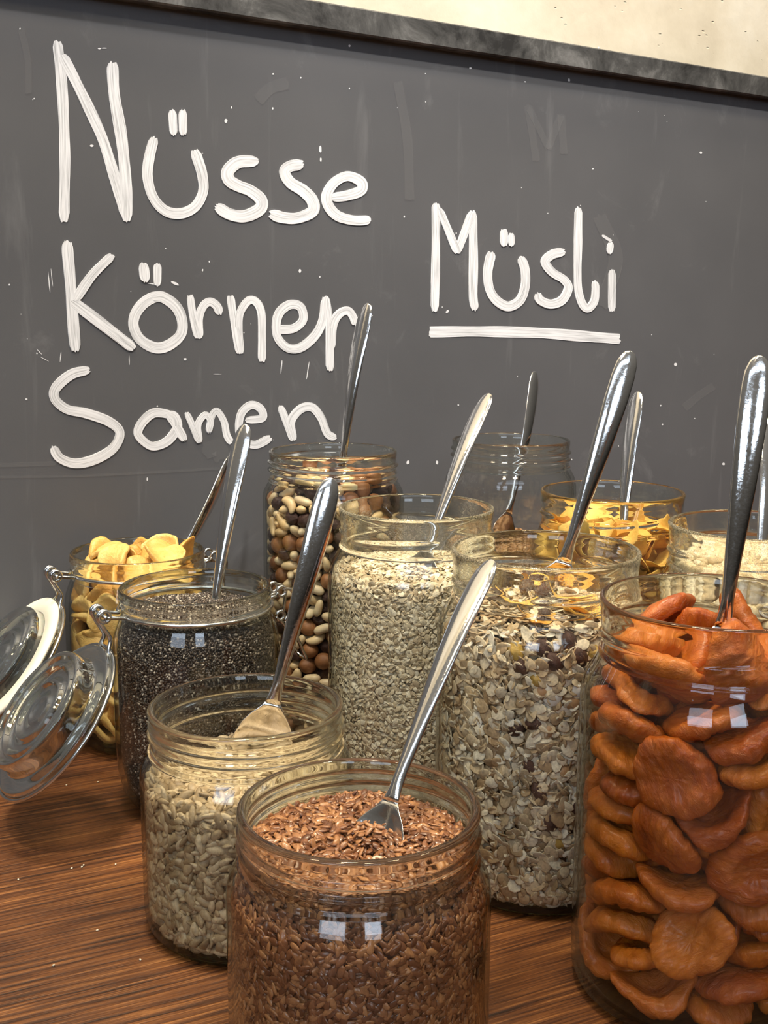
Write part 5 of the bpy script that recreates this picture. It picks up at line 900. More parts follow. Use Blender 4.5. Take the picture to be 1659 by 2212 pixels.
POSES_CORNFLAKE = [
6,4,-286,-400,1129,-697,186,-275, 6,5,321,-346,154,-466,-280,279, 6,3,369,254,1187,-53,396,750, 6,1,213,418,1198,-319,639,313, 6,1,-422,168,1224,503,-739,-378,
6,4,-42,446,1193,-968,-182,50, 6,0,-302,370,259,-603,356,655, 6,5,-420,-30,1181,510,847,80, 6,3,158,-388,1210,-784,550,109, 6,4,446,44,1177,70,125,623,
6,0,-311,256,1205,148,102,984, 6,3,-119,-84,1316,-282,134,497, 6,1,-218,-399,1230,847,-193,-171, 6,2,403,-114,1220,923,300,-73, 6,0,123,366,1215,-20,-199,393,
6,2,88,-477,166,-541,378,480, 6,1,383,-248,1220,824,448,168, 6,5,-166,-354,1240,856,-354,-100, 6,3,-194,410,1199,300,-74,-930, 6,4,-416,-209,1236,-67,396,321,
6,2,367,138,1212,-113,123,980, 6,5,34,148,1266,-149,-90,-501, 6,1,-463,28,1298,-475,338,-665, 6,5,-356,-298,1240,-61,-700,46, 6,3,290,-320,1272,626,-719,-296,
6,2,155,-468,1239,-654,-189,-2, 6,0,332,161,1291,233,929,202, 6,4,244,277,1241,590,703,87, 6,0,-262,324,1249,923,-372,17, 6,1,-415,-169,1345,557,-483,-208,
6,2,215,-268,1244,872,-389,-268, 6,1,350,288,1301,305,824,315, 6,5,1,297,1242,973,-95,142, 6,2,-385,-76,1248,-299,-910,284, 6,5,-209,-292,1278,286,-881,52,
6,3,-304,-278,1277,354,424,328, 6,1,90,-310,1270,-66,-257,752, 6,1,153,98,1288,360,31,921, 6,0,199,347,1321,4,-335,-511, 6,2,-352,178,1275,-494,-783,149,
6,3,70,470,1280,576,-211,385, 6,5,-303,13,1264,-277,-950,-123, 6,5,-140,-299,1272,-278,170,-717, 6,5,406,-5,1300,-217,-816,483, 6,4,70,-92,1291,173,-47,326,
6,3,-299,-100,1287,96,219,326, 6,3,8,-390,1270,-490,-230,718, 6,2,-102,-146,1265,154,-102,-70, 6,3,-13,-103,1356,-151,120,-978, 6,0,-266,117,1256,435,-876,-193,
6,0,84,227,1302,-104,382,-590, 6,3,-170,224,1268,113,31,418, 6,2,-288,-251,1369,-276,-199,-869, 6,4,4,-271,1348,130,981,64, 6,0,466,20,1307,486,357,634,
6,4,378,-50,1258,-27,-934,357, 6,2,223,95,1332,203,228,81, 6,5,-86,354,1230,978,-53,194, 6,5,-359,113,1333,-38,165,-979, 6,3,-74,-395,1301,-727,-181,548,
6,2,-192,376,1324,88,-993,-53, 6,2,-161,-36,1361,110,-519,-807, 6,1,59,-405,1393,963,-197,-120, 6,1,220,-17,1296,-839,78,222, 6,2,-92,126,1277,113,-162,-886,
6,4,263,314,1420,-267,258,713, 6,1,-330,283,1346,-126,35,511, 6,1,-206,-319,1385,103,359,209, 6,3,258,-352,1360,-56,-191,379, 6,4,388,-219,1317,-602,755,-259,
6,2,-347,-82,1389,806,-550,182, 6,2,-94,-374,1405,13,-408,-822, 6,1,231,-92,1300,485,86,-24, 6,3,92,384,1346,-171,624,-663, 6,3,-10,408,1331,497,-423,-314,
6,2,172,-181,1345,-175,-850,-471, 6,1,245,239,1338,60,-309,-840, 6,4,198,159,1467,237,439,-850, 6,5,-397,70,1377,-975,183,117, 6,2,-157,-218,1386,136,351,914,
6,0,176,-252,1350,367,-18,536, 6,3,410,-95,1386,560,-436,-249, 6,5,-3,92,1339,-623,768,-19, 6,1,-94,371,1376,-764,591,-87, 6,0,-378,-77,1455,839,407,29,
6,2,-114,-13,1451,-161,-836,523, 6,0,230,-320,1442,895,202,233, 6,3,36,145,1472,804,363,169, 6,2,-9,182,1388,-997,46,-50, 6,5,-184,231,1344,743,-639,198,
6,3,9,19,1394,125,977,-23, 6,3,-244,304,1430,-695,677,-113, 6,4,-241,31,1376,472,554,-350, 6,2,72,-341,1436,-322,-52,-406, 6,3,328,-175,1371,-52,-394,673,
6,3,274,19,1422,315,468,612, 6,1,-114,286,1414,190,-96,-681, 6,0,-339,23,1458,-141,-526,-790, 6,1,-233,-306,1501,-389,-100,-776, 6,4,182,-55,1423,-830,516,27,
6,1,83,262,1498,872,-285,392, 6,0,-226,126,1388,-491,-810,-306, 6,2,-294,-150,1466,-888,-386,121, 6,3,138,-248,1428,82,-222,-258, 6,0,374,110,1361,-73,-34,-584,
6,4,-362,125,1471,582,694,-421, 6,3,14,-384,1498,264,65,-950, 6,0,331,-226,1467,941,-291,-160, 6,5,324,222,1400,-30,-71,8, 6,0,-90,105,1461,-507,-61,424,
6,5,433,60,1416,-11,-964,120, 6,4,152,294,1438,-281,6,852, 6,4,-246,132,1484,-135,29,-80, 6,0,98,-246,1513,328,936,-33, 6,2,-300,268,1451,273,10,-927,
6,3,-235,-156,1526,-852,-261,280, 6,0,257,-125,1497,30,972,-151, 6,3,47,12,1534,900,172,-395, 6,0,367,116,1484,107,-985,99, 6,0,-13,298,1489,-826,96,409,
6,0,-89,-144,1467,402,38,150, 6,3,30,-96,1481,272,422,849, 6,0,-155,297,1516,471,-792,-351, 6,5,-118,30,1479,-559,-224,-303, 6,2,-26,-185,1513,553,-204,309,
6,4,275,205,1480,-210,856,462, 6,0,38,420,1465,-359,-413,-701, 6,2,-61,-303,1513,518,-361,-774, 6,1,-313,200,1535,-174,-57,515, 6,0,389,-24,1518,404,29,776,
6,5,-152,-313,1518,528,383,542, 6,0,192,353,1521,480,-743,239,
]

# ------------------------------------------------------------------ loose grain in the jars (stuff nobody could count)
rs = np.random.RandomState(7)
def tris(V, F):
    T = []
    for f in F:
        for i in range(1, len(f)-1): T.append((f[0], f[i], f[i+1]))
    return np.array(V, float), np.array(T, int)
def grain(nu, nv, a, b, c, fn=None):
    V, F = uvs(nu, nv)
    P = V*np.array([a, b, c])
    if fn is not None: P = fn(V, P)
    return tris(P, F)
def rot_from(n, spin):
    """rotation matrices with local z along n and a spin in the plane"""
    n = n/np.linalg.norm(n, axis=1)[:, None]; ref = np.where(np.abs(n[:, 2:3]) < .9, np.array([[0, 0, 1.]]), np.array([[1., 0, 0]]))
    x = np.cross(ref, n); x /= np.linalg.norm(x, axis=1)[:, None]; y = np.cross(n, x); c = np.cos(spin)[:, None]; s = np.sin(spin)[:, None]
    return np.stack([x*c+y*s, -x*s+y*c, n], axis=2)
def side_points(kind, z0, z1, cell, layers, inset, dz, jit=.5):
    ri = rin_of(kind); P = []; Nn = []
    for l in range(layers):
        zz = np.arange(z0, z1, cell)
        for z in zz:
            r = float(ri(z))-inset-l*dz; n = max(6, int(2*PI*r/cell)); th = (np.arange(n)+rs.rand()+rs.uniform(-jit, jit, n))*2*PI/n
            zj = z+rs.uniform(-jit, jit, n)*cell; rr = r-rs.rand(n)*dz*.6
            P.append(np.c_[rr*np.cos(th), rr*np.sin(th), zj]); Nn.append(np.c_[np.cos(th), np.sin(th), zj*0])
    return np.vstack(P), np.vstack(Nn)
def top_points(R, zf, cell, layers, dz, jit=.5):
    P = []
    for l in range(layers):
        g = np.arange(-R, R+cell, cell); X, Y = np.meshgrid(g, g); X = X.ravel()+rs.uniform(-jit, jit, X.size)*cell+rs.rand()*cell; Y = Y.ravel()+rs.uniform(-jit, jit, Y.size)*cell
        k = np.hypot(X, Y) < R; X = X[k]; Y = Y[k]; P.append(np.c_[X, Y, zf(X, Y)-l*dz+rs.uniform(-.3, .3, X.size)*dz])
    P = np.vstack(P); return P, np.tile([0, 0, 1.], (len(P), 1))
def build_stuff(key, name, label, protos, wts, P, Nn, tilt, mat, core_gap, core_top, scale=(.85, 1.15), spoonclear=None, zmin=None, core_tint=0.0, tints=None):
    kind, cx, cy = POS[key]; ri = rin_of(kind); n = len(P)
    nn = Nn/np.linalg.norm(Nn, axis=1)[:, None]+rs.normal(0, tilt, (n, 3)); R = rot_from(nn, rs.uniform(0, 2*PI, n)); S = rs.uniform(scale[0], scale[1], n); tv = rs.uniform(.04, 1, n)
    pick = rs.choice(len(protos), n, p=np.array(wts)/sum(wts)); AV = []; AT = []; TT = []; off = 0
    for i, (v, t) in enumerate(protos):
        k = np.where(pick == i)[0]
        if not len(k): continue
        W = np.einsum('nij,mj->nmi', R[k], v)*S[k][:, None, None]+P[k][:, None, :]
        rr = np.hypot(W[..., 0], W[..., 1]); lim = ri(W[..., 2])-0.25; ex = (rr-lim).max(1); ex = np.maximum(ex, 0)
        c = P[k]; rc = np.hypot(c[:, 0], c[:, 1])+1e-6; W[..., 0] -= (c[:, 0]/rc*ex)[:, None]; W[..., 1] -= (c[:, 1]/rc*ex)[:, None]
        lo = np.minimum(W[..., 2].min(1)-(INNER[kind][0][1]+.2), 0); W[..., 2] -= lo[:, None]
        m = len(v); AV.append(W.reshape(-1, 3)); AT.append((t[None]+(np.arange(len(k))*m)[:, None, None]+off).reshape(-1, 3))
        tt = tv[k] if tints is None else tints[i][0]+tv[k]*(tints[i][1]-tints[i][0]); TT.append(np.repeat(tt, m)); off += len(k)*m
    # the mass behind the outermost grains, its colour darkened as shade between them
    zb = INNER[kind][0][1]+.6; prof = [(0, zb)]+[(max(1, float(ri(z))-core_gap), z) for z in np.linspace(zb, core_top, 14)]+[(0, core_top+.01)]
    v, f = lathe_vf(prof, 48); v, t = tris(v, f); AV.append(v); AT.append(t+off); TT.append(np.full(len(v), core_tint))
    V = np.vstack(AV); T = np.vstack(AT); tt = np.concatenate(TT)
    o = ob(name, tri_mesh(name, V, T, tt, mat), None, (cx, cy, 0)); tag(o, label, name.replace('_', ' ').split()[-1] if False else CATS[name], kind='stuff')
    print(name, len(P), 'pieces', len(T), 'tris'); return o
CATS = {'flax_seeds': 'seeds', 'sunflower_kernels': 'seeds', 'chia_seeds': 'seeds', 'oat_flakes': 'oats', 'muesli_flakes': 'muesli', 'puffed_oats': 'oats', 'granola_crumbs': 'crumbs', 'cornflake_mass': 'cornflakes', 'nut_mass': 'nuts'}
def local(key, p): return p[0]-POS[key][1], p[1]-POS[key][2]

# flax: brown flat drops
def drop(V, P):
    P = P.copy(); P[:, 1] *= (1-.35*V[:, 0]); return P
FLAX = grain(10, 6, 2.75, 1.35, .62, drop)
sx, sy = local('flax', (-8, 399))
def zflax(X, Y): return 95.5+1.2*np.sin(X/13+1)+1.0*np.cos(Y/11)-10.5*np.exp(-((X-sx-1)**2+(Y-sy+2)**2)/120)+1.2*np.exp(-((X-sx+14)**2+(Y-sy-9)**2)/80)
Pt, Nt = top_points(42.5, zflax, 2.5, 4, 1.0); Ps, Ns = side_points('C', 3.2, 94.5, 2.5, 3, .9, 1.1)
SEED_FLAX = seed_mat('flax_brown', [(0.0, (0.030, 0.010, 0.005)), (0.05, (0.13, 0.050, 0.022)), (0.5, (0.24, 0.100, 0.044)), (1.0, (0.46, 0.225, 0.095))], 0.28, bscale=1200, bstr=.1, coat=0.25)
build_stuff('flax', 'flax_seeds', 'shiny brown flax seeds filling the short jar nearest the viewer', [FLAX], [1], np.vstack([Pt, Ps]), np.vstack([Nt, Ns]), .34, SEED_FLAX, 2.6, 84)

# sunflower kernels: pale grey-beige, plump and pointed
def kern(V, P):
    P = P.copy(); q = 1-.45*np.clip(V[:, 0], 0, 1)**1.5-.12*np.clip(-V[:, 0], 0, 1)**2; P[:, 1] *= q; P[:, 2] *= q; return P
SUN = grain(10, 7, 4.6, 2.15, 1.35, kern); SUN2 = grain(10, 7, 3.9, 2.3, 1.2, kern)
def zsun(X, Y): return 74+1.6*np.sin(X/15)+1.5*np.cos(Y/13+1)+3*np.exp(-((X-5)**2+(Y-8)**2)/500)
Pt, Nt = top_points(46, zsun, 4.0, 3, 1.6); Ps, Ns = side_points('C', 3.6, 74, 3.8, 3, 1.4, 2.0)
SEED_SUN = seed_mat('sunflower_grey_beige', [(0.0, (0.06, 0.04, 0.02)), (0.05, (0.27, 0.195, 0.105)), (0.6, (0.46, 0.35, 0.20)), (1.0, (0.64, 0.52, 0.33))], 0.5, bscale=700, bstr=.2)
build_stuff('sun', 'sunflower_kernels', 'pale beige shelled sunflower kernels in the short jar', [SUN, SUN2], [2, 1], np.vstack([Pt, Ps]), np.vstack([Nt, Ns]), .5, SEED_SUN, 6.0, 68)

# chia: tiny dark mottled ovals with a few pale ones
CHIA = grain(6, 4, 1.05, .72, .62)
def zchia(X, Y): return 118.2+1.6*np.exp(-((X)**2+(Y-10)**2)/500)+.6*np.sin(X/7)
Pt, Nt = top_points(42, zchia, 1.5, 2, .7); Ps, Ns = side_points('D', 4, 118, 1.42, 2, .6, .7)
k = ~((Ps[:, 1] > 25)); Ps = Ps[k]; Ns = Ns[k]
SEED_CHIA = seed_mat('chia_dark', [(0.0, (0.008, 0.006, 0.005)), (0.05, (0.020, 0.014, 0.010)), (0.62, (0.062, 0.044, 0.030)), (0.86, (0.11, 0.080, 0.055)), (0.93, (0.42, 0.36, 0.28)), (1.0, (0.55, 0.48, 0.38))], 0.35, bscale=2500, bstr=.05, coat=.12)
build_stuff('chia', 'chia_seeds', 'tiny dark chia seeds filling the front clip-top jar', [CHIA], [1], np.vstack([Pt, Ps]), np.vstack([Nt, Ns]), .5, SEED_CHIA, 1.6, 116.8)

# oat flakes: small pale discs with a crease and a curl
def oat(seed, a, b, c, curl):
    def fn(V, P):
        P = P.copy(); ang = np.arctan2(V[:, 1], V[:, 0]); q = 1+.10*np.sin(2*ang+seed)+.08*np.sin(3*ang+seed*2); rad = np.hypot(V[:, 0], V[:, 1]); k = np.where(rad > 1e-4, rad**.45/np.maximum(rad, 1e-4), 1)
        P[:, 0] *= q*k; P[:, 1] *= q*k; P[:, 2] += curl*(V[:, 0]**2)*a*.35-np.where(np.abs(V[:, 1]) < .15, c*.5, 0)*np.sign(V[:, 2])+curl*.2*a*V[:, 0]*V[:, 1]; return P
    return grain(10, 4, a, b, c, fn)
FINE = [oat(1, 2.3, 1.8, .34, .25), oat(2, 1.9, 1.3, .32, -.25), oat(3, 2.6, 2.1, .32, .15), oat(4, 1.3, 1.0, .32, .2)]
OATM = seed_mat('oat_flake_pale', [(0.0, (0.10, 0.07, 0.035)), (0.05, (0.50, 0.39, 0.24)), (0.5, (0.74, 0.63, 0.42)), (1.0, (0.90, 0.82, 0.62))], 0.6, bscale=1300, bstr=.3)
def zoat(X, Y): return 136.5+1.5*np.sin(X/12+2)-2*np.exp(-((X-6)**2+(Y-4)**2)/90)+1.2*np.cos(Y/10)
Pt, Nt = top_points(49.5, zoat, 2.7, 3, .9); Ps, Ns = side_points('A', 3.6, 137, 2.25, 3, .9, 1.2)
k = ~((Ps[:, 1] > 30)); Ps = Ps[k]; Ns = Ns[k]
build_stuff('oats', 'oat_flakes', 'fine pale rolled oat flakes filling the tall jar left of the muesli', FINE, [3, 3, 2, 3], np.vstack([Pt, Ps]), np.vstack([Nt, Ns]), .42, OATM, 4.2, 132.5)

# muesli: larger flakes, crumbs between them
BIG = [oat(5, 4.0, 3.1, .45, .2), oat(6, 3.5, 2.7, .42, -.2), oat(7, 4.5, 3.4, .45, .12), oat(8, 2.2, 1.4, .5, .4), oat(9, 1.2, .9, .6, .1)]
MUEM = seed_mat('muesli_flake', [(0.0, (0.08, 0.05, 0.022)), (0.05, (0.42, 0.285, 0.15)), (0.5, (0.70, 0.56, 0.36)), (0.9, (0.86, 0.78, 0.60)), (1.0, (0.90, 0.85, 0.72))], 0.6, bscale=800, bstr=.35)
def zmue(X, Y): return 141+12*np.exp(-(X**2+Y**2)/1300)+1.5*np.sin(X/8)+1.2*np.cos(Y/9)
Pt, Nt = top_points(50, zmue, 4.4, 3, 1.4); Ps, Ns = side_points('A', 4.2, 141, 3.6, 3, 1.2, 1.8)
k = ~((Ps[:, 1] > 32)); Ps = Ps[k]; Ns = Ns[k]
build_stuff('mue', 'muesli_flakes', 'mixed oat flakes and crumbs of the muesli in the tall jar', BIG, [3, 3, 2, 4, 3], np.vstack([Pt, Ps]), np.vstack([Nt, Ns]), .45, MUEM, 6.0, 137)

# puffed oats: pale crinkled lumps
def lump(seed, a):
    def fn(V, P): return P*(1+.28*wob(V, seed, 4.5))[:, None]
    return grain(10, 7, a, a*.8, a*.5, fn)
def zroat(X, Y): return 149+7*np.exp(-(X**2+Y**2)/1500)+1.5*np.sin(X/7)+1.5*np.cos(Y/6)
Pt, Nt = top_points(43, zroat, 6.0, 3, 2.2, .45); Ps, Ns = side_points('A', 9, 147, 6.6, 2, 2.4, 3)
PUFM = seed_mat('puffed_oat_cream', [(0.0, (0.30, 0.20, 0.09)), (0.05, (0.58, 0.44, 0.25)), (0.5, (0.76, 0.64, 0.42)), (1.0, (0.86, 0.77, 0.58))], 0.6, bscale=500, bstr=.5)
build_stuff('roat', 'puffed_oats', 'creamy crinkled puffed oats heaped in the jar behind the apricots', [lump(1, 5.2), lump(2, 4.4), lump(3, 5.8)], [1, 1, 1], np.vstack([Pt, Ps]), np.vstack([Nt, Ns]), .6, PUFM, 7.5, 144)

# crumbs in the almost empty jar
def zemp(X, Y): return 118+7*np.exp(-((X-2)**2+(Y)**2)/300)+1.5*np.sin(X/6)
Pt, Nt = top_points(44, zemp, 3.6, 3, 1.6); Ps, Ns = side_points('B', 7, 118, 4.2, 2, 1.8, 2)
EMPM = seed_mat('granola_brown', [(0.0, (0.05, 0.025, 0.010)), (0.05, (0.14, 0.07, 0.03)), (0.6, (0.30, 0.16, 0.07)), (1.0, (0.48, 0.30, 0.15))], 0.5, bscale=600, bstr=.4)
build_stuff('emp', 'granola_crumbs', 'dark brown granola crumbs low in the almost empty jar', [lump(4, 2.8), lump(5, 2.0), lump(6, 3.4)], [1, 1, 1], np.vstack([Pt, Ps]), np.vstack([Nt, Ns]), .6, EMPM, 5.0, 114)

# broken nut pieces in the middle of the nut jar and broken flakes low in the cornflake jar
NUTM = seed_mat('nut_pieces', [(0.0, (0.10, 0.055, 0.025)), (0.5, (0.30, 0.19, 0.09)), (1.0, (0.55, 0.42, 0.24))], 0.5, bscale=500)
def zc(h): return lambda X, Y: h+X*0
Pt, Nt = top_points(30, zc(124), 6.5, 1, 2.4); a_ = rs.rand(900)*2*PI; z_ = rs.uniform(8, 124, 900); Ps = np.c_[31.5*np.cos(a_), 31.5*np.sin(a_), z_]; Ns = np.c_[np.cos(a_), np.sin(a_), z_*0]
build_stuff('nuts', 'nut_mass', 'broken nut pieces filling the middle of the mixed nut jar', [lump(7, 3.4), lump(8, 2.6)], [1, 1], np.vstack([Pt, Ps]), np.vstack([Nt, Ns]), .6, NUTM, 13.8, 124)
CORM = seed_mat('cornflake_broken', [(0.0, (0.25, 0.10, 0.02)), (0.5, (0.60, 0.32, 0.07)), (1.0, (0.80, 0.50, 0.15))], 0.5, bscale=500)
Pt, Nt = top_points(40, zc(113), 8, 1, 2.4); Ps, Ns = side_points('A', 8, 112, 6.5, 3, 2.6, 3)
def thinflake(seed, a):
    def fn(V, P):
        P = P.copy(); P[:, 2] += .06*P[:, 0]**2-.04*P[:, 1]**2; return P
    return grain(10, 4, a, a*.75, .5, fn)
build_stuff('corn', 'cornflake_mass', 'orange cornflakes packed in the lower part of the cornflake jar', [thinflake(1, 7.5), thinflake(2, 5.5)], [1, 1], np.vstack([Pt, Ps]), np.vstack([Nt, Ns]), .45, CORM, 9, 112)

# ------------------------------------------------------------------ pieces one could count: settled poses, 8 numbers each
APR = food_mat('dried_apricot_flesh', (0.42, 0.085, 0.006), (0.64, 0.19, 0.016), 0.26, 60, sss=0.28, sssr=(1.0, .35, .08), dark=(0.13, 0.024, 0.005), bs_str=0.9, bdist=0.0022, stretch=(1, 2.4, 1), coat=0.35, sssscale=0.006)
CHP = food_mat('banana_chip_gold', (0.64, 0.33, 0.06), (0.84, 0.57, 0.18), 0.42, 90, sss=0.2, sssr=(1.0, .6, .2), dark=(0.36, 0.17, 0.03), bs_str=0.8, bdist=0.0014, coat=0.2)
PNT = food_mat('blanched_peanut', (0.66, 0.50, 0.27), (0.80, 0.66, 0.42), 0.42, 120, sss=0.1, bs_str=0.15, bdist=0.0004)
CSH = food_mat('cashew_cream', (0.62, 0.43, 0.20), (0.76, 0.58, 0.32), 0.42, 110, bs_str=0.15, bdist=0.0004)
HZL = food_mat('hazelnut_skin', (0.16, 0.055, 0.018), (0.34, 0.15, 0.055), 0.45, 160, bs_str=0.4, stretch=(3, 3, .6))
RSN = food_mat('raisin_black', (0.018, 0.009, 0.008), (0.055, 0.024, 0.018), 0.32, 260, bs_str=0.8, bdist=0.0012)
CRN = food_mat('cornflake_orange', (0.62, 0.30, 0.04), (0.85, 0.54, 0.13), 0.5, 130, sss=0.1, dark=(0.36, 0.13, 0.02), bs_str=0.7, bdist=0.0009)
KINDS_ = {0: ('dried_apricot', apricot, APR, 'plump orange dried apricot packed in the tall apricot jar', 'dried fruit', 'dried apricots in the tall jar'),
 1: ('banana_chip', chip, CHP, 'golden dried banana chip in the rear clip-top jar', 'banana chip', 'banana chips in the clip-top jar'),
 2: ('peanut', peanut, PNT, 'pale blanched peanut in the mixed nut jar', 'nut', 'peanuts in the mixed nut jar'),
 3: ('raisin', raisin, RSN, 'wrinkled black raisin among the mixed nuts', 'raisin', 'raisins in the mixed nut jar'),
 4: ('hazelnut', hazelnut, HZL, 'round brown-skinned hazelnut among the mixed nuts', 'nut', 'hazelnuts in the mixed nut jar'),
 5: ('cashew', cashew, CSH, 'curved cream cashew kernel among the mixed nuts', 'nut', 'cashews in the mixed nut jar'),
 6: ('cornflake', flake, CRN, 'crisp curled orange cornflake in the tall cornflake jar', 'cornflake', 'cornflakes in the tall jar')}
meshes = {}
def piece_mesh(k, s):
    if (k, s) not in meshes:
        nm, fn, m = KINDS_[k][:3]; V, F = fn(s); meshes[(k, s)] = mk_mesh(nm, V, F, m)
    return meshes[(k, s)]
from mathutils import Quaternion
CHIPV = [chip(s)[0] for s in range(6)]
ORD = ['lowest', '2nd', '3rd']+['%dth' % i for i in range(4, 21)]+['21st', '22nd', '23rd']+['%dth' % i for i in range(24, 40)]
SIDES = {'apr': ('towards the flax jar', 'towards the viewer', 'away from the flax jar', 'towards the puffed oats', 'towards the muesli jar'),
         'ban': ('towards the hinge', 'towards the viewer', 'towards the chia jar', 'towards the latch', 'towards the board'), 'corn': ('towards the oat flake jar', 'towards the viewer', 'towards the puffed oats', 'away from the viewer', 'towards the empty jar')}
def place(data, key):
    cx, cy = POS[key][1:]; todo = []
    for k, s, x, y, z, qx, qy, qz in np.array(data).reshape(-1, 8).tolist():
        qw = math.sqrt(max(0, 1e6-qx*qx-qy*qy-qz*qz))
        nm, fn, m, lab, cat, grp = KINDS_[k]; o = ob(nm, piece_mesh(k, s)); o.rotation_mode = 'QUATERNION'; o.rotation_quaternion = Quaternion((qw, qx, qy, qz)).normalized()
        o.location = Vector((cx+x/10, cy+y/10, z/10-1))*MM; tag(o, lab, cat, grp)
        if k == 1:       # chips: nudge inwards until they clear the glass
            W = CHIPV[s] @ np.array(o.rotation_quaternion.to_matrix()).T+np.array([x/10, y/10, z/10-1]); e = max(0, float((np.hypot(W[:, 0], W[:, 1])-rin_of('D')(W[:, 2])+.4).max())); rr = math.hypot(x, y)+1e-6
            o.location = Vector((cx+x/10-x/rr*e, cy+y/10-y/rr*e, z/10-1))*MM
        if key in SIDES: todo.append((int(((math.degrees(math.atan2(y, x))-162) % 360)//72) if math.hypot(x, y) > 200 else 5, z, o, nm.replace('_', ' ')))
    for s in range(6):
        for i, (_, z, o, nm) in enumerate(sorted([t for t in todo if t[0] == s], key=lambda t: t[1])):
            o['label'] = '%s %s up the glass on the side %s' % (nm, ORD[i], SIDES[key][s]) if s < 5 else '%s in the middle of its jar, %s from below' % (nm, ORD[i])
place(POSES_APRICOT, 'apr'); place(POSES_CHIP, 'ban'); place(POSES_NUT, 'nuts'); place(POSES_CORNFLAKE, 'corn')

# fruit and nuts among the muesli, pressed against the glass
MR = food_mat('muesli_raisin', (0.035, 0.016, 0.012), (0.10, 0.045, 0.03), 0.4, 240, bs_str=0.7, bdist=0.001)
COC = food_mat('coconut_white', (0.66, 0.66, 0.60), (0.82, 0.82, 0.76), 0.5, 90, bs_str=0.1)
SUL = food_mat('yellow_sultana', (0.42, 0.26, 0.05), (0.60, 0.42, 0.12), 0.35, 200, bs_str=0.5)
def shard(seed):
    V, F = uvs(12, 4); ang = np.arctan2(V[:, 1], V[:, 0]); rad = np.hypot(V[:, 0], V[:, 1]); q = np.where(rad > 1e-4, rad**.3/np.maximum(rad, 1e-4), 1)/np.maximum(np.abs(np.cos(ang)), np.abs(np.sin(ang)))**.8
    return V*np.c_[q*4.6, q*3.9, V[:, 0]*0+.7], F
EX = {'raisin': [mk_mesh('raisin', *raisin(s), MR) for s in (1, 2)], 'sultana': [mk_mesh('sultana', *raisin(3), SUL)], 'coconut_chip': [mk_mesh('coconut_chip', *shard(1), COC)], 'hazelnut': [mk_mesh('hazelnut', *hazelnut(0), food_mat('pale_hazelnut', (0.36, 0.20, 0.09), (0.55, 0.34, 0.18), 0.5, 90, bs_str=0.2))], 'cornflake': [mk_mesh('cornflake', *flake(s), CRN) for s in (1, 3)]}
LABS = {'raisin': ('dark wrinkled raisin among the muesli flakes', 'raisin', 'raisins in the muesli'), 'sultana': ('yellow sultana among the muesli flakes', 'sultana', 'sultanas in the muesli'), 'coconut_chip': ('white coconut chip pressed to the glass of the muesli jar', 'coconut chip', 'coconut chips in the muesli'),
        'hazelnut': ('peeled hazelnut among the muesli flakes', 'nut', 'hazelnuts in the muesli'), 'cornflake': ('yellow cornflake lying on top of the muesli', 'cornflake', 'cornflakes on the muesli')}
MP = []
def mue_piece(nm, th, z, s=1.0, r=None, flat=False, i=0):
    cx, cy = POS['mue'][1:]; a = math.radians(th); ri = float(rin_of('A')(z)); n = Vector((math.cos(a), math.sin(a), 0)); half = {'raisin': 4.2, 'sultana': 4.2, 'coconut_chip': 1.6, 'hazelnut': 6.2, 'cornflake': 3}[nm]*s
    rr = ri-half-.4 if r is None else r; o = ob(nm, EX[nm][i % len(EX[nm])]); o.location = (Vector((cx, cy, z))+n*rr)*MM
    q = (n if not flat else Vector((0.2, 0.1, 1))).to_track_quat('Z' if nm in ('coconut_chip', 'cornflake') else 'X', 'Y'); o.rotation_mode = 'QUATERNION'; o.rotation_quaternion = q @ Quaternion((0, 0, 1), (th*7 % 6) if nm in ('coconut_chip', 'cornflake') else 0) @ Quaternion((1, 0, 0), (th*5 % 6) if nm not in ('coconut_chip', 'cornflake') else 0)
    o.scale = (s, s, s); tag(o, *LABS[nm]); MP.append((nm, z, o, flat))
for q in (('raisin', 268, 131), ('raisin', 283, 133), ('raisin', 292, 127), ('raisin', 250, 128), ('raisin', 262, 137), ('raisin', 277, 140), ('hazelnut', 279, 111, .8), ('hazelnut', 262, 116, .7), ('raisin', 258, 100, .8), ('raisin', 248, 96, .9), ('raisin', 288, 96, .8), ('hazelnut', 266, 97, .6),
          ('sultana', 259, 122, .7), ('sultana', 247, 134), ('sultana', 294, 134), ('coconut_chip', 268, 114), ('coconut_chip', 282, 117, .8), ('coconut_chip', 286, 104, .8), ('raisin', 262, 66, .9), ('raisin', 268, 50, 1.1), ('raisin', 284, 58, .9), ('raisin', 292, 42), ('sultana', 274, 40, .9), ('sultana', 296, 72, .9), ('hazelnut', 275, 76, .7), ('raisin', 256, 78, .7)): mue_piece(*q)
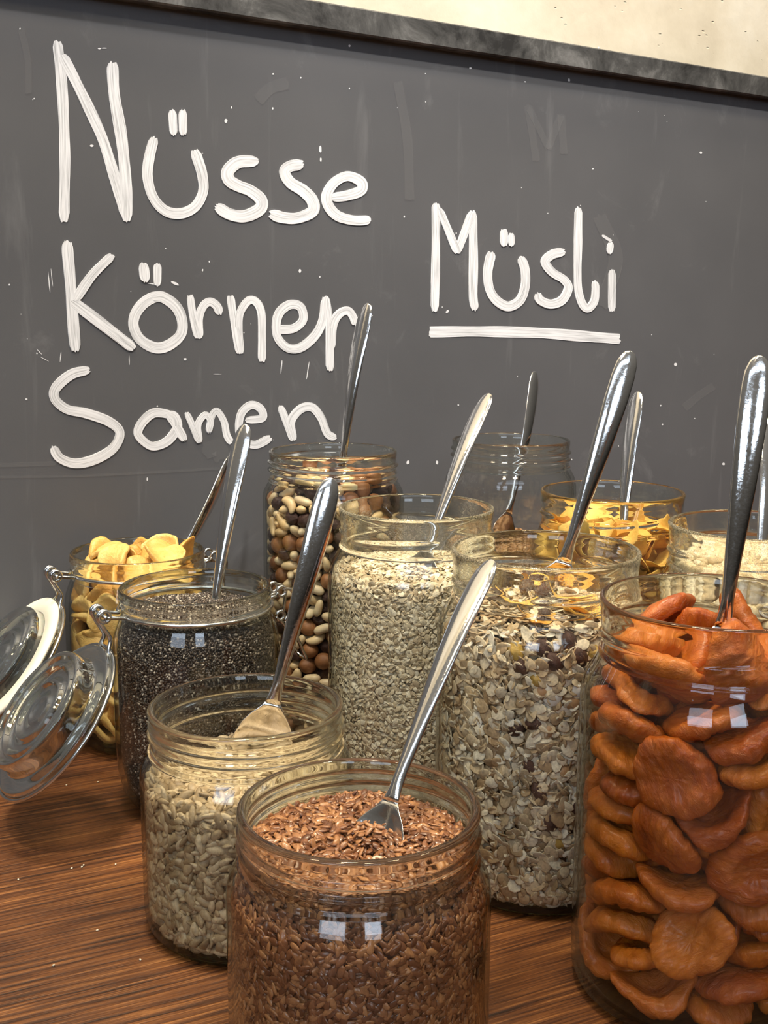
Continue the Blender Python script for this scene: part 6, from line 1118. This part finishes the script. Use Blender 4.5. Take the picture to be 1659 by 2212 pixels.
for k in range(15):
    a = rnd.uniform(0, 360); r = rnd.uniform(3, 34); z = float(zmue(r*math.cos(math.radians(a)), r*math.sin(math.radians(a))))+3.0; mue_piece('cornflake' if k % 3 else 'raisin', a, z, rnd.uniform(.7, .95), r, True, k)

for nm in EX:
    for i, (_, z, o, fl) in enumerate(sorted([q for q in MP if q[0] == nm and not q[3]], key=lambda q: -q[1])): o['label'] = '%s pressed to the glass of the muesli jar, %s from the top' % (nm.replace('_', ' '), 'first' if i == 0 else ORD[i])
    for q in MP:
        if q[0] == nm and q[3]: q[2]['label'] = {'raisin': 'dark raisin lying on top of the muesli, inside the neck', 'cornflake': 'yellow cornflake lying on top of the muesli'}[nm]; q[2]['group'] = {'raisin': 'raisins on top of the muesli', 'cornflake': 'cornflakes on the muesli'}[nm]

# one pale kernel lying on the flax, grains spilt on the table
o = ob('sunflower_kernel', mk_mesh('sunflower_kernel', SUN[0]*.62, [tuple(t) for t in SUN[1]], seed_mat('kernel_white', [(0, (0.7, 0.62, 0.48)), (1, (0.75, 0.68, 0.52))], 0.4))); o.rotation_euler = (.3, .2, .4)
o.location = Vector((-1.5, 391.5, 92.5))*MM; tag(o, 'single pale sunflower kernel lying on the flax below the spoon', 'seed')
spill = mk_mesh('spilt_grain', CHIA[0]*.75, [tuple(t) for t in CHIA[1]], o.data.materials[0])
def on_table(px, py):
    X, Y = px-829.5, py-1106; a, b = X/CAM_F, -Y/CAM_F; v = Vector((a, math.cos(CAM_P)+b*math.sin(CAM_P), -math.sin(CAM_P)+b*math.cos(CAM_P))); return Vector((0, 0, CAM_H))+v*(-CAM_H/v.z)
for q in ((214, 1693), (146, 1700), (52, 1727), (184, 1873), (180, 1877), (158, 1880), (43, 1905), (120, 2090), (307, 2077), (214, 2014), (253, 1871), (1, 1820)):
    p = on_table(*q); o = ob('spilt_grain', spill); o.location = (p+Vector((0, 0, .5)))*MM; o.rotation_euler = (0, 0, q[0]); tag(o, 'tiny pale grain spilt on the wooden table', 'crumb', 'grains spilt on the table')
